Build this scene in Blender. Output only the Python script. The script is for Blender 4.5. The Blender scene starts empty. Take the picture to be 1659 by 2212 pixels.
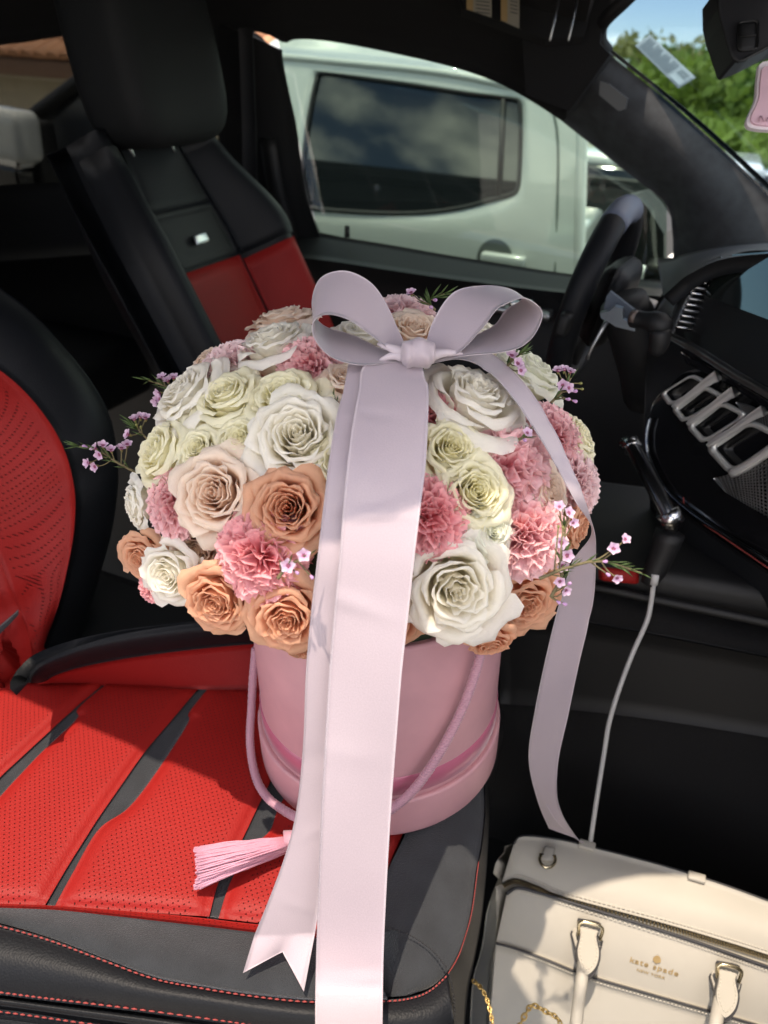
import bpy, bmesh, math, random
import numpy as np
from mathutils import Vector, Matrix
random.seed(7); np.random.seed(7)
S = bpy.context.scene
COL = S.collection
R = math.radians

# ------------------------------------------------------------------ camera
PITCH, YAW, ROLL, F = R(32), R(21), R(3.5), 1550.0      # F in pixels of a 1659 x 2212 picture
CAM = np.array([.56*math.sin(YAW), -.56*math.cos(YAW), 1.56])
FW = np.array([-math.sin(YAW)*math.cos(PITCH), math.cos(YAW)*math.cos(PITCH), -math.sin(PITCH)])
_rt = np.array([math.cos(YAW), math.sin(YAW), 0.0]); _up = np.cross(_rt, FW)
RT = _rt*math.cos(ROLL) + _up*math.sin(ROLL); UP = np.cross(RT, FW)
cd = bpy.data.cameras.new('camera'); co = bpy.data.objects.new('camera', cd); COL.objects.link(co)
cd.sensor_fit = 'HORIZONTAL'; cd.sensor_width = 36; cd.lens = 36*F/1659
cd.clip_start = .02; cd.clip_end = 500
M4 = Matrix(((RT[0], UP[0], -FW[0], CAM[0]), (RT[1], UP[1], -FW[1], CAM[1]), (RT[2], UP[2], -FW[2], CAM[2]), (0, 0, 0, 1)))
co.matrix_world = M4
cd.dof.use_dof = True; cd.dof.focus_distance = .62; cd.dof.aperture_fstop = 8.0
S.camera = co

# ------------------------------------------------------------------ light
SUN = np.array([.12, .12, -1.]); SUN = SUN/np.linalg.norm(SUN)      # the way the light travels
w = bpy.data.worlds.new('World'); S.world = w; w.use_nodes = True
nt = w.node_tree; bg = nt.nodes['Background']; bg.inputs[1].default_value = .115
sky = nt.nodes.new('ShaderNodeTexSky'); sky.sky_type = 'NISHITA'; sky.sun_disc = False
sky.sun_elevation = math.asin(-SUN[2]); sky.sun_rotation = math.atan2(-SUN[0], -SUN[1]); sky.altitude = 3000; sky.air_density = 1.0; sky.dust_density = 0; sky.ozone_density = 2.5
tc = nt.nodes.new('ShaderNodeTexCoord'); mp = nt.nodes.new('ShaderNodeMapping'); mp.inputs['Scale'].default_value = (1, 1, 2.6)
nz = nt.nodes.new('ShaderNodeTexNoise'); nz.inputs['Scale'].default_value = 3.4; nz.inputs['Detail'].default_value = 7; nz.inputs['Roughness'].default_value = .55
cr = nt.nodes.new('ShaderNodeValToRGB'); cr.color_ramp.elements[0].position = .49; cr.color_ramp.elements[1].position = .61
mx = nt.nodes.new('ShaderNodeMixRGB'); mx.inputs[2].default_value = (18.0, 17.9, 17.7, 1)
nt.links.new(tc.outputs['Generated'], mp.inputs[0]); nt.links.new(mp.outputs[0], nz.inputs[0]); nt.links.new(nz.outputs[0], cr.inputs[0])
nt.links.new(cr.outputs[0], mx.inputs[0]); nt.links.new(sky.outputs[0], mx.inputs[1]); nt.links.new(mx.outputs[0], bg.inputs[0])
sl = bpy.data.lights.new('sun', 'SUN'); sl.energy = 2.0; sl.angle = R(.5); sl.color = (1, .95, .87)
so = bpy.data.objects.new('sun', sl); COL.objects.link(so); so.rotation_euler = Vector(SUN).to_track_quat('-Z', 'Y').to_euler()
S.view_settings.view_transform = 'Standard'; S.view_settings.look = 'None'; S.view_settings.gamma = 1
S.view_settings.use_curve_mapping = False; S.view_settings.exposure = 1.34
S.view_settings.use_white_balance = True; S.view_settings.white_balance_temperature = 7600; S.view_settings.white_balance_tint = 14
S.cycles.max_bounces = 8; S.cycles.transparent_max_bounces = 12

# ------------------------------------------------------------------ pixel helpers (1659 x 2212 picture)
def ray(px, py): return FW + RT*(px-829.5)/F - UP*(py-1106)/F
def at(px, py, d): return CAM + ray(px, py)*d                      # d = depth along the view axis
def on(px, py, ax, v):
    d = ray(px, py); return CAM + d*((v-CAM[ax])/d[ax])
def onx(px, py, v): return on(px, py, 0, v)
def ony(px, py, v): return on(px, py, 1, v)
def onz(px, py, v): return on(px, py, 2, v)
def onplane(px, py, p0, n):
    d = ray(px, py); return CAM + d*(((p0-CAM)@n)/(d@n))
def proj(P):
    v = np.array(P)-CAM; z = v@FW; return 829.5+F*(v@RT)/z, 1106-F*(v@UP)/z, z
def nrm(v): v = np.array(v, float); return v/np.linalg.norm(v)

# ------------------------------------------------------------------ materials
MATS = {}
def mat(name, col, rough=.5, var=.0, vscale=20, bump=0, bscale=200, metal=0, spec=.5, sheen=0, coat=0, trans=0, emit=0, sss=0, btype='NOISE'):
    if name in MATS: return MATS[name]
    m = bpy.data.materials.new(name); m.use_nodes = True; t = m.node_tree; b = t.nodes['Principled BSDF']
    b.inputs['Base Color'].default_value = (*col, 1); b.inputs['Roughness'].default_value = rough
    b.inputs['Metallic'].default_value = metal; b.inputs['Specular IOR Level'].default_value = spec
    if sheen: b.inputs['Sheen Weight'].default_value = sheen; b.inputs['Sheen Roughness'].default_value = .4
    if coat: b.inputs['Coat Weight'].default_value = coat; b.inputs['Coat Roughness'].default_value = .05
    tcn = t.nodes.new('ShaderNodeTexCoord')
    if var:
        n = t.nodes.new('ShaderNodeTexNoise'); n.inputs['Scale'].default_value = vscale; n.inputs['Detail'].default_value = 6
        t.links.new(tcn.outputs['Object'], n.inputs[0])
        h = t.nodes.new('ShaderNodeMixRGB'); h.blend_type = 'MIX'
        h.inputs[1].default_value = (*[max(0, c*(1-var)) for c in col], 1); h.inputs[2].default_value = (*[min(1, c*(1+var)) for c in col], 1)
        r = t.nodes.new('ShaderNodeValToRGB'); r.color_ramp.elements[0].position = .3; r.color_ramp.elements[1].position = .7
        t.links.new(n.outputs[0], r.inputs[0]); t.links.new(r.outputs[0], h.inputs[0]); t.links.new(h.outputs[0], b.inputs['Base Color'])
    if bump:
        if btype == 'NOISE':
            n2 = t.nodes.new('ShaderNodeTexNoise'); n2.inputs['Scale'].default_value = bscale; n2.inputs['Detail'].default_value = 4; out = n2.outputs[0]
        else:
            n2 = t.nodes.new('ShaderNodeTexVoronoi'); n2.inputs['Scale'].default_value = bscale; out = n2.outputs[0]
        t.links.new(tcn.outputs['Object'], n2.inputs[0] if btype == 'NOISE' else n2.inputs['Vector'])
        bp = t.nodes.new('ShaderNodeBump'); bp.inputs['Strength'].default_value = bump; bp.inputs['Distance'].default_value = .002
        t.links.new(out, bp.inputs['Height']); t.links.new(bp.outputs[0], b.inputs['Normal'])
    if trans:
        tr = t.nodes.new('ShaderNodeBsdfTranslucent'); mxs = t.nodes.new('ShaderNodeMixShader'); mxs.inputs[0].default_value = trans
        src = b.inputs['Base Color'].links
        if src: t.links.new(src[0].from_socket, tr.inputs[0])
        else: tr.inputs[0].default_value = (*col, 1)
        o = t.nodes['Material Output']; t.links.new(b.outputs[0], mxs.inputs[1]); t.links.new(tr.outputs[0], mxs.inputs[2]); t.links.new(mxs.outputs[0], o.inputs[0])
    if emit: b.inputs['Emission Color'].default_value = (*col, 1); b.inputs['Emission Strength'].default_value = emit
    MATS[name] = m; return m

def petal_mat(name, base, tip, trans=.42, var=.05):
    m = bpy.data.materials.new(name); m.use_nodes = True; t = m.node_tree; b = t.nodes['Principled BSDF']
    b.inputs['Roughness'].default_value = .62; b.inputs['Specular IOR Level'].default_value = .25
    a = t.nodes.new('ShaderNodeAttribute'); a.attribute_name = 'tip'
    mx1 = t.nodes.new('ShaderNodeMixRGB'); mx1.inputs[1].default_value = (*base, 1); mx1.inputs[2].default_value = (*tip, 1)
    t.links.new(a.outputs['Fac'], mx1.inputs[0])
    oi = t.nodes.new('ShaderNodeObjectInfo'); tcn = t.nodes.new('ShaderNodeTexCoord')
    n = t.nodes.new('ShaderNodeTexNoise'); n.inputs['Scale'].default_value = 6; n.inputs['Detail'].default_value = 6
    t.links.new(tcn.outputs['Object'], n.inputs[0])
    ad = t.nodes.new('ShaderNodeMath'); ad.operation = 'ADD'; t.links.new(oi.outputs['Random'], ad.inputs[0]); t.links.new(n.outputs[0], ad.inputs[1])
    mr = t.nodes.new('ShaderNodeMapRange'); mr.inputs[1].default_value = .3; mr.inputs[2].default_value = 1.7; mr.inputs[3].default_value = 1-var; mr.inputs[4].default_value = 1+var*.6
    t.links.new(ad.outputs[0], mr.inputs[0])
    hs = t.nodes.new('ShaderNodeHueSaturation'); t.links.new(mr.outputs[0], hs.inputs['Value']); t.links.new(mx1.outputs[0], hs.inputs['Color'])
    bl_ = t.nodes.new('ShaderNodeTexNoise'); bl_.inputs['Scale'].default_value = 2.3; bl_.inputs['Detail'].default_value = 7; bl_.inputs['Roughness'].default_value = .7; t.links.new(tcn.outputs['Object'], bl_.inputs[0])
    br = t.nodes.new('ShaderNodeMapRange'); br.inputs[1].default_value = .60; br.inputs[2].default_value = .78; br.inputs[3].default_value = 0; br.inputs[4].default_value = .35; t.links.new(bl_.outputs[0], br.inputs[0])
    bm3 = t.nodes.new('ShaderNodeMixRGB'); bm3.blend_type = 'MULTIPLY'; bm3.inputs[2].default_value = (.86, .74, .52, 1); t.links.new(br.outputs[0], bm3.inputs[0]); t.links.new(hs.outputs[0], bm3.inputs[1]); hs = bm3
    t.links.new(hs.outputs[0], b.inputs['Base Color'])
    # fine veins as relief
    wv = t.nodes.new('ShaderNodeTexNoise'); wv.inputs['Scale'].default_value = 28; wv.inputs['Detail'].default_value = 5
    t.links.new(tcn.outputs['Object'], wv.inputs[0])
    bp = t.nodes.new('ShaderNodeBump'); bp.inputs['Strength'].default_value = .22; bp.inputs['Distance'].default_value = .012
    t.links.new(wv.outputs[0], bp.inputs['Height']); t.links.new(bp.outputs[0], b.inputs['Normal'])
    tr = t.nodes.new('ShaderNodeBsdfTranslucent'); t.links.new(hs.outputs[0], tr.inputs[0])
    ms = t.nodes.new('ShaderNodeMixShader'); ms.inputs[0].default_value = trans
    t.links.new(b.outputs[0], ms.inputs[1]); t.links.new(tr.outputs[0], ms.inputs[2]); t.links.new(ms.outputs[0], t.nodes['Material Output'].inputs[0])
    return m

def glass_mat(name, tint, refl=.08, rough=.0):
    m = bpy.data.materials.new(name); m.use_nodes = True; t = m.node_tree; t.nodes.remove(t.nodes['Principled BSDF'])
    a = t.nodes.new('ShaderNodeBsdfTransparent'); a.inputs[0].default_value = (*tint, 1)
    g = t.nodes.new('ShaderNodeBsdfGlossy'); g.inputs['Roughness'].default_value = rough
    ms = t.nodes.new('ShaderNodeMixShader'); ms.inputs[0].default_value = refl
    t.links.new(a.outputs[0], ms.inputs[1]); t.links.new(g.outputs[0], ms.inputs[2]); t.links.new(ms.outputs[0], t.nodes['Material Output'].inputs[0])
    return m

# ------------------------------------------------------------------ object helpers
def tag(o, label=None, cat=None, group=None, kind=None):
    if label: o['label'] = label
    if cat: o['category'] = cat
    if group: o['group'] = group
    if kind: o['kind'] = kind
    return o
def thing(name, label, cat, loc=(0, 0, 0), group=None):
    """Empty at the base of a thing; its parts are given in world coordinates."""
    o = bpy.data.objects.new(name, None); COL.objects.link(o); o.empty_display_size = .02
    o.location = Vector(loc); INV[o] = Matrix.Translation(-Vector(loc))
    return tag(o, label, cat, group)
INV = {}
def put(name, v, f, m=None, parent=None, smooth=True, uv=None, attr=None, loc=None):
    me = bpy.data.meshes.new(name)
    me.from_pydata([tuple(map(float, p)) for p in v], [], [tuple(int(i) for i in q) for q in f]); me.update()
    if smooth: me.polygons.foreach_set('use_smooth', [True]*len(me.polygons))
    if m is not None: me.materials.append(m)
    if uv is not None:
        l = me.uv_layers.new(name='UVMap'); vi = np.zeros(len(me.loops), int); me.loops.foreach_get('vertex_index', vi)
        l.data.foreach_set('uv', np.asarray(uv, float)[vi].ravel())
    if attr is not None:
        a = me.attributes.new('tip', 'FLOAT', 'POINT'); a.data.foreach_set('value', np.asarray(attr, float))
    o = bpy.data.objects.new(name, me); COL.objects.link(o)
    if parent is not None:
        o.parent = parent
        if parent in INV: o.matrix_parent_inverse = INV[parent]
        elif parent.type == 'MESH' and parent.parent in INV: pass
    return o
def sub(name, v, f, m, parent, **k):
    """sub-part: parent mesh sits untransformed in world space"""
    o = put(name, v, f, m, None, **k); o.parent = parent; return o
def cr_spline(P, n):
    P = np.array(P, float)
    if len(P) == 2:
        t = np.linspace(0, 1, n)[:, None]; return P[0]*(1-t)+P[1]*t
    d = np.r_[0, np.cumsum(np.maximum(np.linalg.norm(np.diff(P, axis=0), axis=1), 1e-9)**.5)]
    tt = np.linspace(0, d[-1], n); out = []
    # centripetal-ish hermite
    m = np.zeros_like(P)
    for i in range(len(P)):
        a, b = max(i-1, 0), min(i+1, len(P)-1); m[i] = (P[b]-P[a])/(d[b]-d[a])
    for t in tt:
        i = min(np.searchsorted(d, t, 'right')-1, len(P)-2); h = d[i+1]-d[i]; s = (t-d[i])/h
        out.append((2*s**3-3*s**2+1)*P[i]+(s**3-2*s**2+s)*h*m[i]+(-2*s**3+3*s**2)*P[i+1]+(s**3-s**2)*h*m[i+1])
    return np.array(out)
def uspline(P, n):
    P = np.array(P, float); out = []
    for t in np.linspace(0, len(P)-1, n):
        i = min(int(t), len(P)-2); s = t-i; m0 = (P[min(i+1, len(P)-1)]-P[max(i-1, 0)])/2; m1 = (P[min(i+2, len(P)-1)]-P[i])/2
        out.append((2*s**3-3*s**2+1)*P[i]+(s**3-2*s**2+s)*m0+(-2*s**3+3*s**2)*P[i+1]+(s**3-s**2)*m1)
    return np.array(out)
def grid_faces(n, m, wrap=False):
    f = []
    for i in range(n-1):
        for j in range(m if wrap else m-1):
            a, b = i*m+j, i*m+(j+1) % m; f.append((a, b, b+m, a+m))
    return f
def normals(G):
    du = np.gradient(G, axis=0); dv = np.gradient(G, axis=1); n = np.cross(du, dv)
    l = np.linalg.norm(n, axis=2, keepdims=True); return n/np.maximum(l, 1e-12)
def sheet(name, G, m, parent=None, thick=0., uvs=True, toward=None, **k):
    """grid of points -> mesh; thick closes it into a slab behind the visible face (away from `toward`)"""
    n, mm = G.shape[:2]; N = normals(G)
    if toward is None: toward = CAM
    flip = np.sum(N*(np.array(toward)-G)) < 0
    if flip: N = -N
    uu, vv = np.meshgrid(np.linspace(0, 1, n), np.linspace(0, 1, mm), indexing='ij'); uv = np.stack([uu, vv], -1).reshape(-1, 2)
    f = grid_faces(n, mm)
    if flip: f = [q[::-1] for q in f]
    V = G.reshape(-1, 3)
    if thick:
        B = (G-N*thick).reshape(-1, 3); o = len(V); fb = [tuple(i+o for i in q[::-1]) for q in f]
        rim = [(i, 0) for i in range(n)]+[(n-1, j) for j in range(1, mm)]+[(i, mm-1) for i in range(n-2, -1, -1)]+[(0, j) for j in range(mm-2, 0, -1)]
        ids = [i*mm+j for i, j in rim]; fr = []
        for a, b in zip(ids, ids[1:]+ids[:1]): fr.append((a, b, b+o, a+o) if flip else (b, a, a+o, b+o))
        V = np.vstack([V, B]); f = f+fb+fr; uv = np.vstack([uv, uv])
    return put(name, V, f, m, parent, uv=uv if uvs else None, **k)
def loft(A, B, n, m, zf, puff=0., pw=.5):
    """A, B pixel polylines; grid between them put in space by zf(px, py, u, v) (u along, v across)"""
    sp = uspline if len(A) == len(B) else cr_spline
    A = sp(A, n); B = sp(B, n); G = np.zeros((n, m, 3))
    for i in range(n):
        for j in range(m):
            v = j/(m-1); u = i/(n-1); p = A[i]*(1-v)+B[i]*v
            G[i, j] = zf(p[0], p[1], u, v)
    if puff:
        N = normals(G); s = np.sign(np.sum(N*(CAM-G))) or 1
        uu = np.linspace(0, 1, n)[:, None]; vv = np.linspace(0, 1, m)[None, :]
        edge = np.minimum(np.minimum(uu, 1-uu)*n/ m*1.0, np.minimum(vv, 1-vv)); b = np.clip(edge/.12, 0, 1)**pw
        G = G+N*s*(b*puff)[..., None]
    return G
def tube(path, rad, segs=10, closed=False, cap=True):
    P = np.array(path, float); n = len(P); T = np.gradient(P, axis=0)
    if closed: T = np.roll(P, -1, 0)-np.roll(P, 1, 0)
    T /= np.maximum(np.linalg.norm(T, axis=1, keepdims=True), 1e-12)
    rad = np.broadcast_to(np.array(rad, float), (n,)); u = np.cross(T[0], [0, 0, 1.])
    if np.linalg.norm(u) < 1e-3: u = np.cross(T[0], [0, 1., 0])
    V = []
    for i in range(n):
        u = u-T[i]*(u@T[i]); u /= np.linalg.norm(u); v = np.cross(T[i], u)
        for k in range(segs):
            a = 2*math.pi*k/segs; V.append(P[i]+rad[i]*(u*math.cos(a)+v*math.sin(a)))
    f = grid_faces(n, segs, True)
    if closed:
        o = (n-1)*segs; f += [(o+k, o+(k+1) % segs, (k+1) % segs, k) for k in range(segs)]
    elif cap: f += [tuple(range(segs))[::-1], tuple(range((n-1)*segs, n*segs))]
    return np.array(V), f
def lathe(prof, segs, c, a, ref=(0, 1, 0), cap=False):
    a = nrm(a); u = nrm(np.cross(ref, a)); v = np.cross(a, u); V = []
    for r, h in prof:
        for k in range(segs):
            t = 2*math.pi*k/segs; V.append(np.array(c)+a*h+r*(u*math.cos(t)+v*math.sin(t)))
    return np.array(V), grid_faces(len(prof), segs, True)
def rbox(c, ax, size, bev=.004, seg=2):
    """rounded box: centre, 3 axes (rows), full sizes"""
    bm = bmesh.new(); bmesh.ops.create_cube(bm, size=1)
    for q in bm.verts: q.co = Vector((q.co.x*size[0], q.co.y*size[1], q.co.z*size[2]))
    if bev: bmesh.ops.bevel(bm, geom=bm.edges[:], offset=bev, segments=seg, affect='EDGES', profile=.6)
    A = np.array(ax, float); V = [np.array(c)+q.co.x*A[0]+q.co.y*A[1]+q.co.z*A[2] for q in bm.verts]
    bm.verts.index_update(); f = [tuple(q.index for q in p.verts) for p in bm.faces]; bm.free(); return np.array(V), f
def prism(poly, off):
    P = np.array(poly, float); n = len(P); V = np.vstack([P, P+np.array(off)])
    return V, [tuple(range(n))[::-1], tuple(range(n, 2*n))]+[(i, (i+1) % n, n+(i+1) % n, n+i) for i in range(n)]
def join(parts):
    V, f, o = [], [], 0
    for v, q in parts:
        V.append(np.array(v)); f += [tuple(i+o for i in p) for p in q]; o += len(v)
    return np.vstack(V), f
I3 = np.eye(3)
def stitches(path, n, length, rad, lift=None):
    """short thread stitches along a 3-D path, one mesh"""
    P = cr_spline(path, n*6); ps = []
    for k in range(n):
        a = P[k*6]; b = P[min(k*6+4, len(P)-1)]
        L = 0 if lift is None else lift
        m = (a+b)/2+np.array([0, 0, rad*.7]); ps.append(tube([a+np.array([0, 0, L]), m+np.array([0, 0, L]), b+np.array([0, 0, L])], [rad*.6, rad, rad*.6], 5))
    return join(ps)

# ------------------------------------------------------------------ material library
def leather_mat(name, col, perforated=False, rough=.52, axes='XY'):
    m = bpy.data.materials.new(name); m.use_nodes = True; t = m.node_tree; b = t.nodes['Principled BSDF']
    tcn = t.nodes.new('ShaderNodeTexCoord'); b.inputs['Roughness'].default_value = rough
    b.inputs['Specular IOR Level'].default_value = .2
    n = t.nodes.new('ShaderNodeTexNoise'); n.inputs['Scale'].default_value = 14; n.inputs['Detail'].default_value = 5; t.links.new(tcn.outputs['Object'], n.inputs[0])
    h = t.nodes.new('ShaderNodeMixRGB'); h.inputs[1].default_value = (*[c*.86 for c in col], 1); h.inputs[2].default_value = (*[min(1, c*1.12) for c in col], 1); t.links.new(n.outputs[0], h.inputs[0])
    vo = t.nodes.new('ShaderNodeTexVoronoi'); vo.inputs['Scale'].default_value = 520; t.links.new(tcn.outputs['Object'], vo.inputs['Vector'])
    bp = t.nodes.new('ShaderNodeBump'); bp.inputs['Strength'].default_value = .25; bp.inputs['Distance'].default_value = .0008; t.links.new(vo.outputs[0], bp.inputs['Height'])
    colout = h.outputs[0]
    if perforated:                       # punched holes: staggered grid of dots
        mpp = t.nodes.new('ShaderNodeMapping'); mpp.inputs['Rotation'].default_value = (0, 0, R(45)) if axes == 'XY' else (R(45), 0, 0); mpp.inputs['Scale'].default_value = (1/.0046,)*3
        t.links.new(tcn.outputs['Object'], mpp.inputs[0])
        sx = t.nodes.new('ShaderNodeSeparateXYZ'); t.links.new(mpp.outputs[0], sx.inputs[0]); sq = []
        for ax in axes:
            fr = t.nodes.new('ShaderNodeMath'); fr.operation = 'FRACT'; t.links.new(sx.outputs[ax], fr.inputs[0])
            s1 = t.nodes.new('ShaderNodeMath'); s1.operation = 'SUBTRACT'; s1.inputs[1].default_value = .5; t.links.new(fr.outputs[0], s1.inputs[0])
            p2 = t.nodes.new('ShaderNodeMath'); p2.operation = 'MULTIPLY'; t.links.new(s1.outputs[0], p2.inputs[0]); t.links.new(s1.outputs[0], p2.inputs[1]); sq.append(p2)
        ad = t.nodes.new('ShaderNodeMath'); ad.operation = 'ADD'; t.links.new(sq[0].outputs[0], ad.inputs[0]); t.links.new(sq[1].outputs[0], ad.inputs[1])
        lt = t.nodes.new('ShaderNodeMapRange'); lt.inputs[1].default_value = .006; lt.inputs[2].default_value = .026; t.links.new(ad.outputs[0], lt.inputs[0])
        # holes only well inside the panel (uv margin)
        uvn = t.nodes.new('ShaderNodeSeparateXYZ'); t.links.new(tcn.outputs['UV'], uvn.inputs[0])
        a1 = t.nodes.new('ShaderNodeMath'); a1.operation = 'SUBTRACT'; a1.inputs[1].default_value = .5; t.links.new(uvn.outputs['Y'], a1.inputs[0])
        a2 = t.nodes.new('ShaderNodeMath'); a2.operation = 'ABSOLUTE'; t.links.new(a1.outputs[0], a2.inputs[0])
        a3 = t.nodes.new('ShaderNodeMath'); a3.operation = 'GREATER_THAN'; a3.inputs[1].default_value = .38; t.links.new(a2.outputs[0], a3.inputs[0])
        mxm = t.nodes.new('ShaderNodeMath'); mxm.operation = 'MAXIMUM'; t.links.new(lt.outputs[0], mxm.inputs[0]); t.links.new(a3.outputs[0], mxm.inputs[1])
        hole = t.nodes.new('ShaderNodeMixRGB'); hole.inputs[1].default_value = (col[0]*.12, col[1]*.1, col[2]*.1, 1)
        t.links.new(mxm.outputs[0], hole.inputs[0]); t.links.new(colout, hole.inputs[2]); colout = hole.outputs[0]
        b2 = t.nodes.new('ShaderNodeBump'); b2.inputs['Strength'].default_value = .8; b2.inputs['Distance'].default_value = .0015
        t.links.new(mxm.outputs[0], b2.inputs['Height']); t.links.new(bp.outputs[0], b2.inputs['Normal']); t.links.new(b2.outputs[0], b.inputs['Normal'])
    else: t.links.new(bp.outputs[0], b.inputs['Normal'])
    t.links.new(colout, b.inputs['Base Color']); return m
RED_P = leather_mat('red_perforated_leather', (.29, .013, .011), True)
RED_B = leather_mat('red_backrest_leather', (.29, .013, .011), True, axes='YZ')
RED = leather_mat('red_leather', (.27, .012, .011))
BLK = leather_mat('black_leather', (.009, .010, .012), rough=.5)
ALC = mat('charcoal_microsuede', (.021, .024, .028), .92, var=.22, vscale=35, bump=.5, bscale=900, sheen=.5)
PLA = mat('black_plastic', (.004, .0044, .0052), .6, bump=.15, bscale=700)
GLOSS = mat('black_gloss_trim', (.006, .006, .007), .08, coat=.6)
HEAD = mat('black_headliner', (.003, .003, .0036), .95, bump=.3, bscale=900)
TRIM = mat('grey_fabric_trim', (.036, .04, .045), .9, var=.25, vscale=40, bump=.4, bscale=600)
CARP = mat('black_carpet', (.005, .005, .006), 1., var=.5, vscale=300, bump=1., bscale=1200)
CHROME = mat('satin_chrome', (.62, .63, .64), .22, metal=1)
STEEL = mat('brushed_metal', (.42, .43, .44), .35, metal=1)
THREAD = mat('red_thread', (.30, .045, .04), .8)
THREADB = mat('black_thread', (.02, .02, .022), .8)
GOLD = mat('gold_metal', (.75, .52, .20), .28, metal=.75)
GILT = mat('gilt_foil', (.42, .29, .13), .4, metal=.4)
PALEGOLD = mat('pale_gold_metal', (.72, .62, .42), .25, metal=1)
FOAM = mat('dark_green_foam', (.02, .035, .015), .95, var=.4, vscale=60)
LEAF = mat('needle_leaf_green', (.075, .13, .035), .6, var=.3, trans=.2)
STEMM = mat('brown_green_stem', (.16, .13, .06), .7, var=.3)

# ================================================================== SETTING: ground, sky is the world
GZ = -.20
gm = bpy.data.materials.new('pale_concrete'); gm.use_nodes = True
_t = gm.node_tree; _b = _t.nodes['Principled BSDF']; _b.inputs['Roughness'].default_value = .9
_n = _t.nodes.new('ShaderNodeTexNoise'); _n.inputs['Scale'].default_value = 1.5; _n.inputs['Detail'].default_value = 8
_r = _t.nodes.new('ShaderNodeValToRGB'); _r.color_ramp.elements[0].color = (.30, .29, .27, 1); _r.color_ramp.elements[1].color = (.44, .42, .39, 1)
_t.links.new(_n.outputs[0], _r.inputs[0]); _t.links.new(_r.outputs[0], _b.inputs['Base Color'])
tag(put('ground', [(-200, -200, GZ), (200, -200, GZ), (200, 200, GZ), (-200, 200, GZ)], [(0, 1, 2, 3)], gm, smooth=False), kind='structure')

# ================================================================== THE CAR CABIN
car = thing('car', 'black lined car cabin with roof, pillars, driver door and windows', 'car', (0, .4, GZ))
YD = 1.12
def yd(y): return lambda px, py, u, v: ony(px, py, y)
# far side window opening, traced from its top rear corner forwards
win_top = [(612, 112), (622, 95), (645, 88), (700, 91), (800, 108), (950, 141), (1050, 172), (1130, 211), (1200, 256), (1290, 326), (1380, 396), (1432, 440)]
win_bot = [(690, 502), (850, 530), (1000, 556), (1250, 594), (1436, 607)]
# roof rail above the far windows
rail_low = [(-420, 130), (0, 98), (160, 76), (420, 62), (560, 70), (612, 92), (640, 85), (700, 88), (800, 105), (950, 138), (1050, 169), (1130, 208), (1215, 262)]
rail_up = [(-420, -160), (0, -170), (160, -170), (420, -170), (560, -170), (612, -170), (640, -170), (700, -170), (800, -160), (950, -150), (1050, -140), (1130, -130), (1300, -100)]
sheet('roof_rail', loft(rail_low, rail_up, 40, 8, lambda px, py, u, v: ony(px, py, YD-.03-.22*v**1.5)), HEAD, car, thick=.04)
sheet('centre_pillar', loft([(610, 108), (612, 135), (625, 200), (642, 280), (657, 400), (676, 470), (692, 512)], [(452, 40), (455, 135), (462, 200), (470, 280), (478, 400), (484, 470), (492, 540)], 20, 8,
      lambda px, py, u, v: ony(px, py, YD-.02-.03*math.sin(math.pi*v))), HEAD, car, thick=.06)
sheet('pillar_trim', loft([(596, 300), (612, 400), (640, 500), (655, 600)], [(560, 300), (575, 400), (598, 500), (612, 600)], 12, 5, lambda px, py, u, v: ony(px, py, YD-.065-.01*math.sin(math.pi*v))), PLA, car, thick=.02)
# seat-belt on the pillar
sheet('seat_belt', loft([(545, 60), (552, 250), (560, 450), (600, 650)], [(515, 60), (522, 250), (528, 450), (560, 650)], 16, 3, lambda px, py, u, v: ony(px, py, YD-.10)), mat('belt_webbing', (.012, .012, .014), .8), car, thick=.002)
# front pillar: window edge to windscreen edge
ap_in = [(1165, 210), (1200, 250), (1290, 322), (1380, 392), (1440, 442), (1452, 500), (1454, 560), (1456, 640)]
ap_out = [(1283, 0), (1292, 70), (1312, 112), (1400, 184), (1500, 268), (1580, 341), (1659, 416), (1760, 510)]
sheet('front_pillar', loft(ap_in, ap_out, 36, 12, lambda px, py, u, v: ony(px, py, YD-.06*v-.05*math.sin(math.pi*v))), TRIM, car, thick=.03)
sheet('pillar_seal', loft([(1300, 88), (1312, 108), (1400, 180), (1500, 264), (1580, 337), (1659, 411), (1760, 505)], [(1304, 84), (1318, 104), (1407, 175), (1508, 257), (1589, 330), (1669, 404), (1770, 498)], 24, 3, lambda px, py, u, v: ony(px, py, YD-.062)), PLA, car, thick=.01)
# airbag badge on the pillar trim
bq = [ony(px, py, .985) for px, py in ((1296, 176), (1314, 181), (1356, 213), (1350, 236), (1336, 240), (1294, 205))]
ab = put('airbag_badge', *prism(bq, (0, .014, 0)), mat('badge_grey', (.06, .065, .07), .5), car, smooth=False)
# driver door below the window
sheet('door_sill', loft([(-420, 430), (200, 393), (490, 450), (690, 502), (850, 530), (1000, 556), (1250, 594), (1436, 607), (1600, 640)],
      [(-420, 600), (200, 550), (480, 545), (680, 560), (850, 585), (1000, 606), (1240, 634), (1430, 640), (1600, 670)], 36, 6, lambda px, py, u, v: ony(px, py, YD-.005-.09*v)), PLA, car, thick=.03)
door = sheet('door_panel', loft([(-420, 600), (200, 550), (480, 545), (680, 560), (850, 585), (1000, 606), (1240, 634), (1430, 640), (1600, 670)],
      [(-420, 1400), (200, 1400), (480, 1400), (680, 1400), (850, 1400), (1000, 1400), (1240, 1400), (1430, 1400), (1600, 1400)], 36, 10, lambda px, py, u, v: ony(px, py, YD-.10-.02*math.sin(math.pi*v))), PLA, car, thick=.03)
put('lock_pin', *tube([ony(750, 512, YD-.03), ony(750, 488, YD-.03)], [.007, .006], 8), PLA, car)
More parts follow.
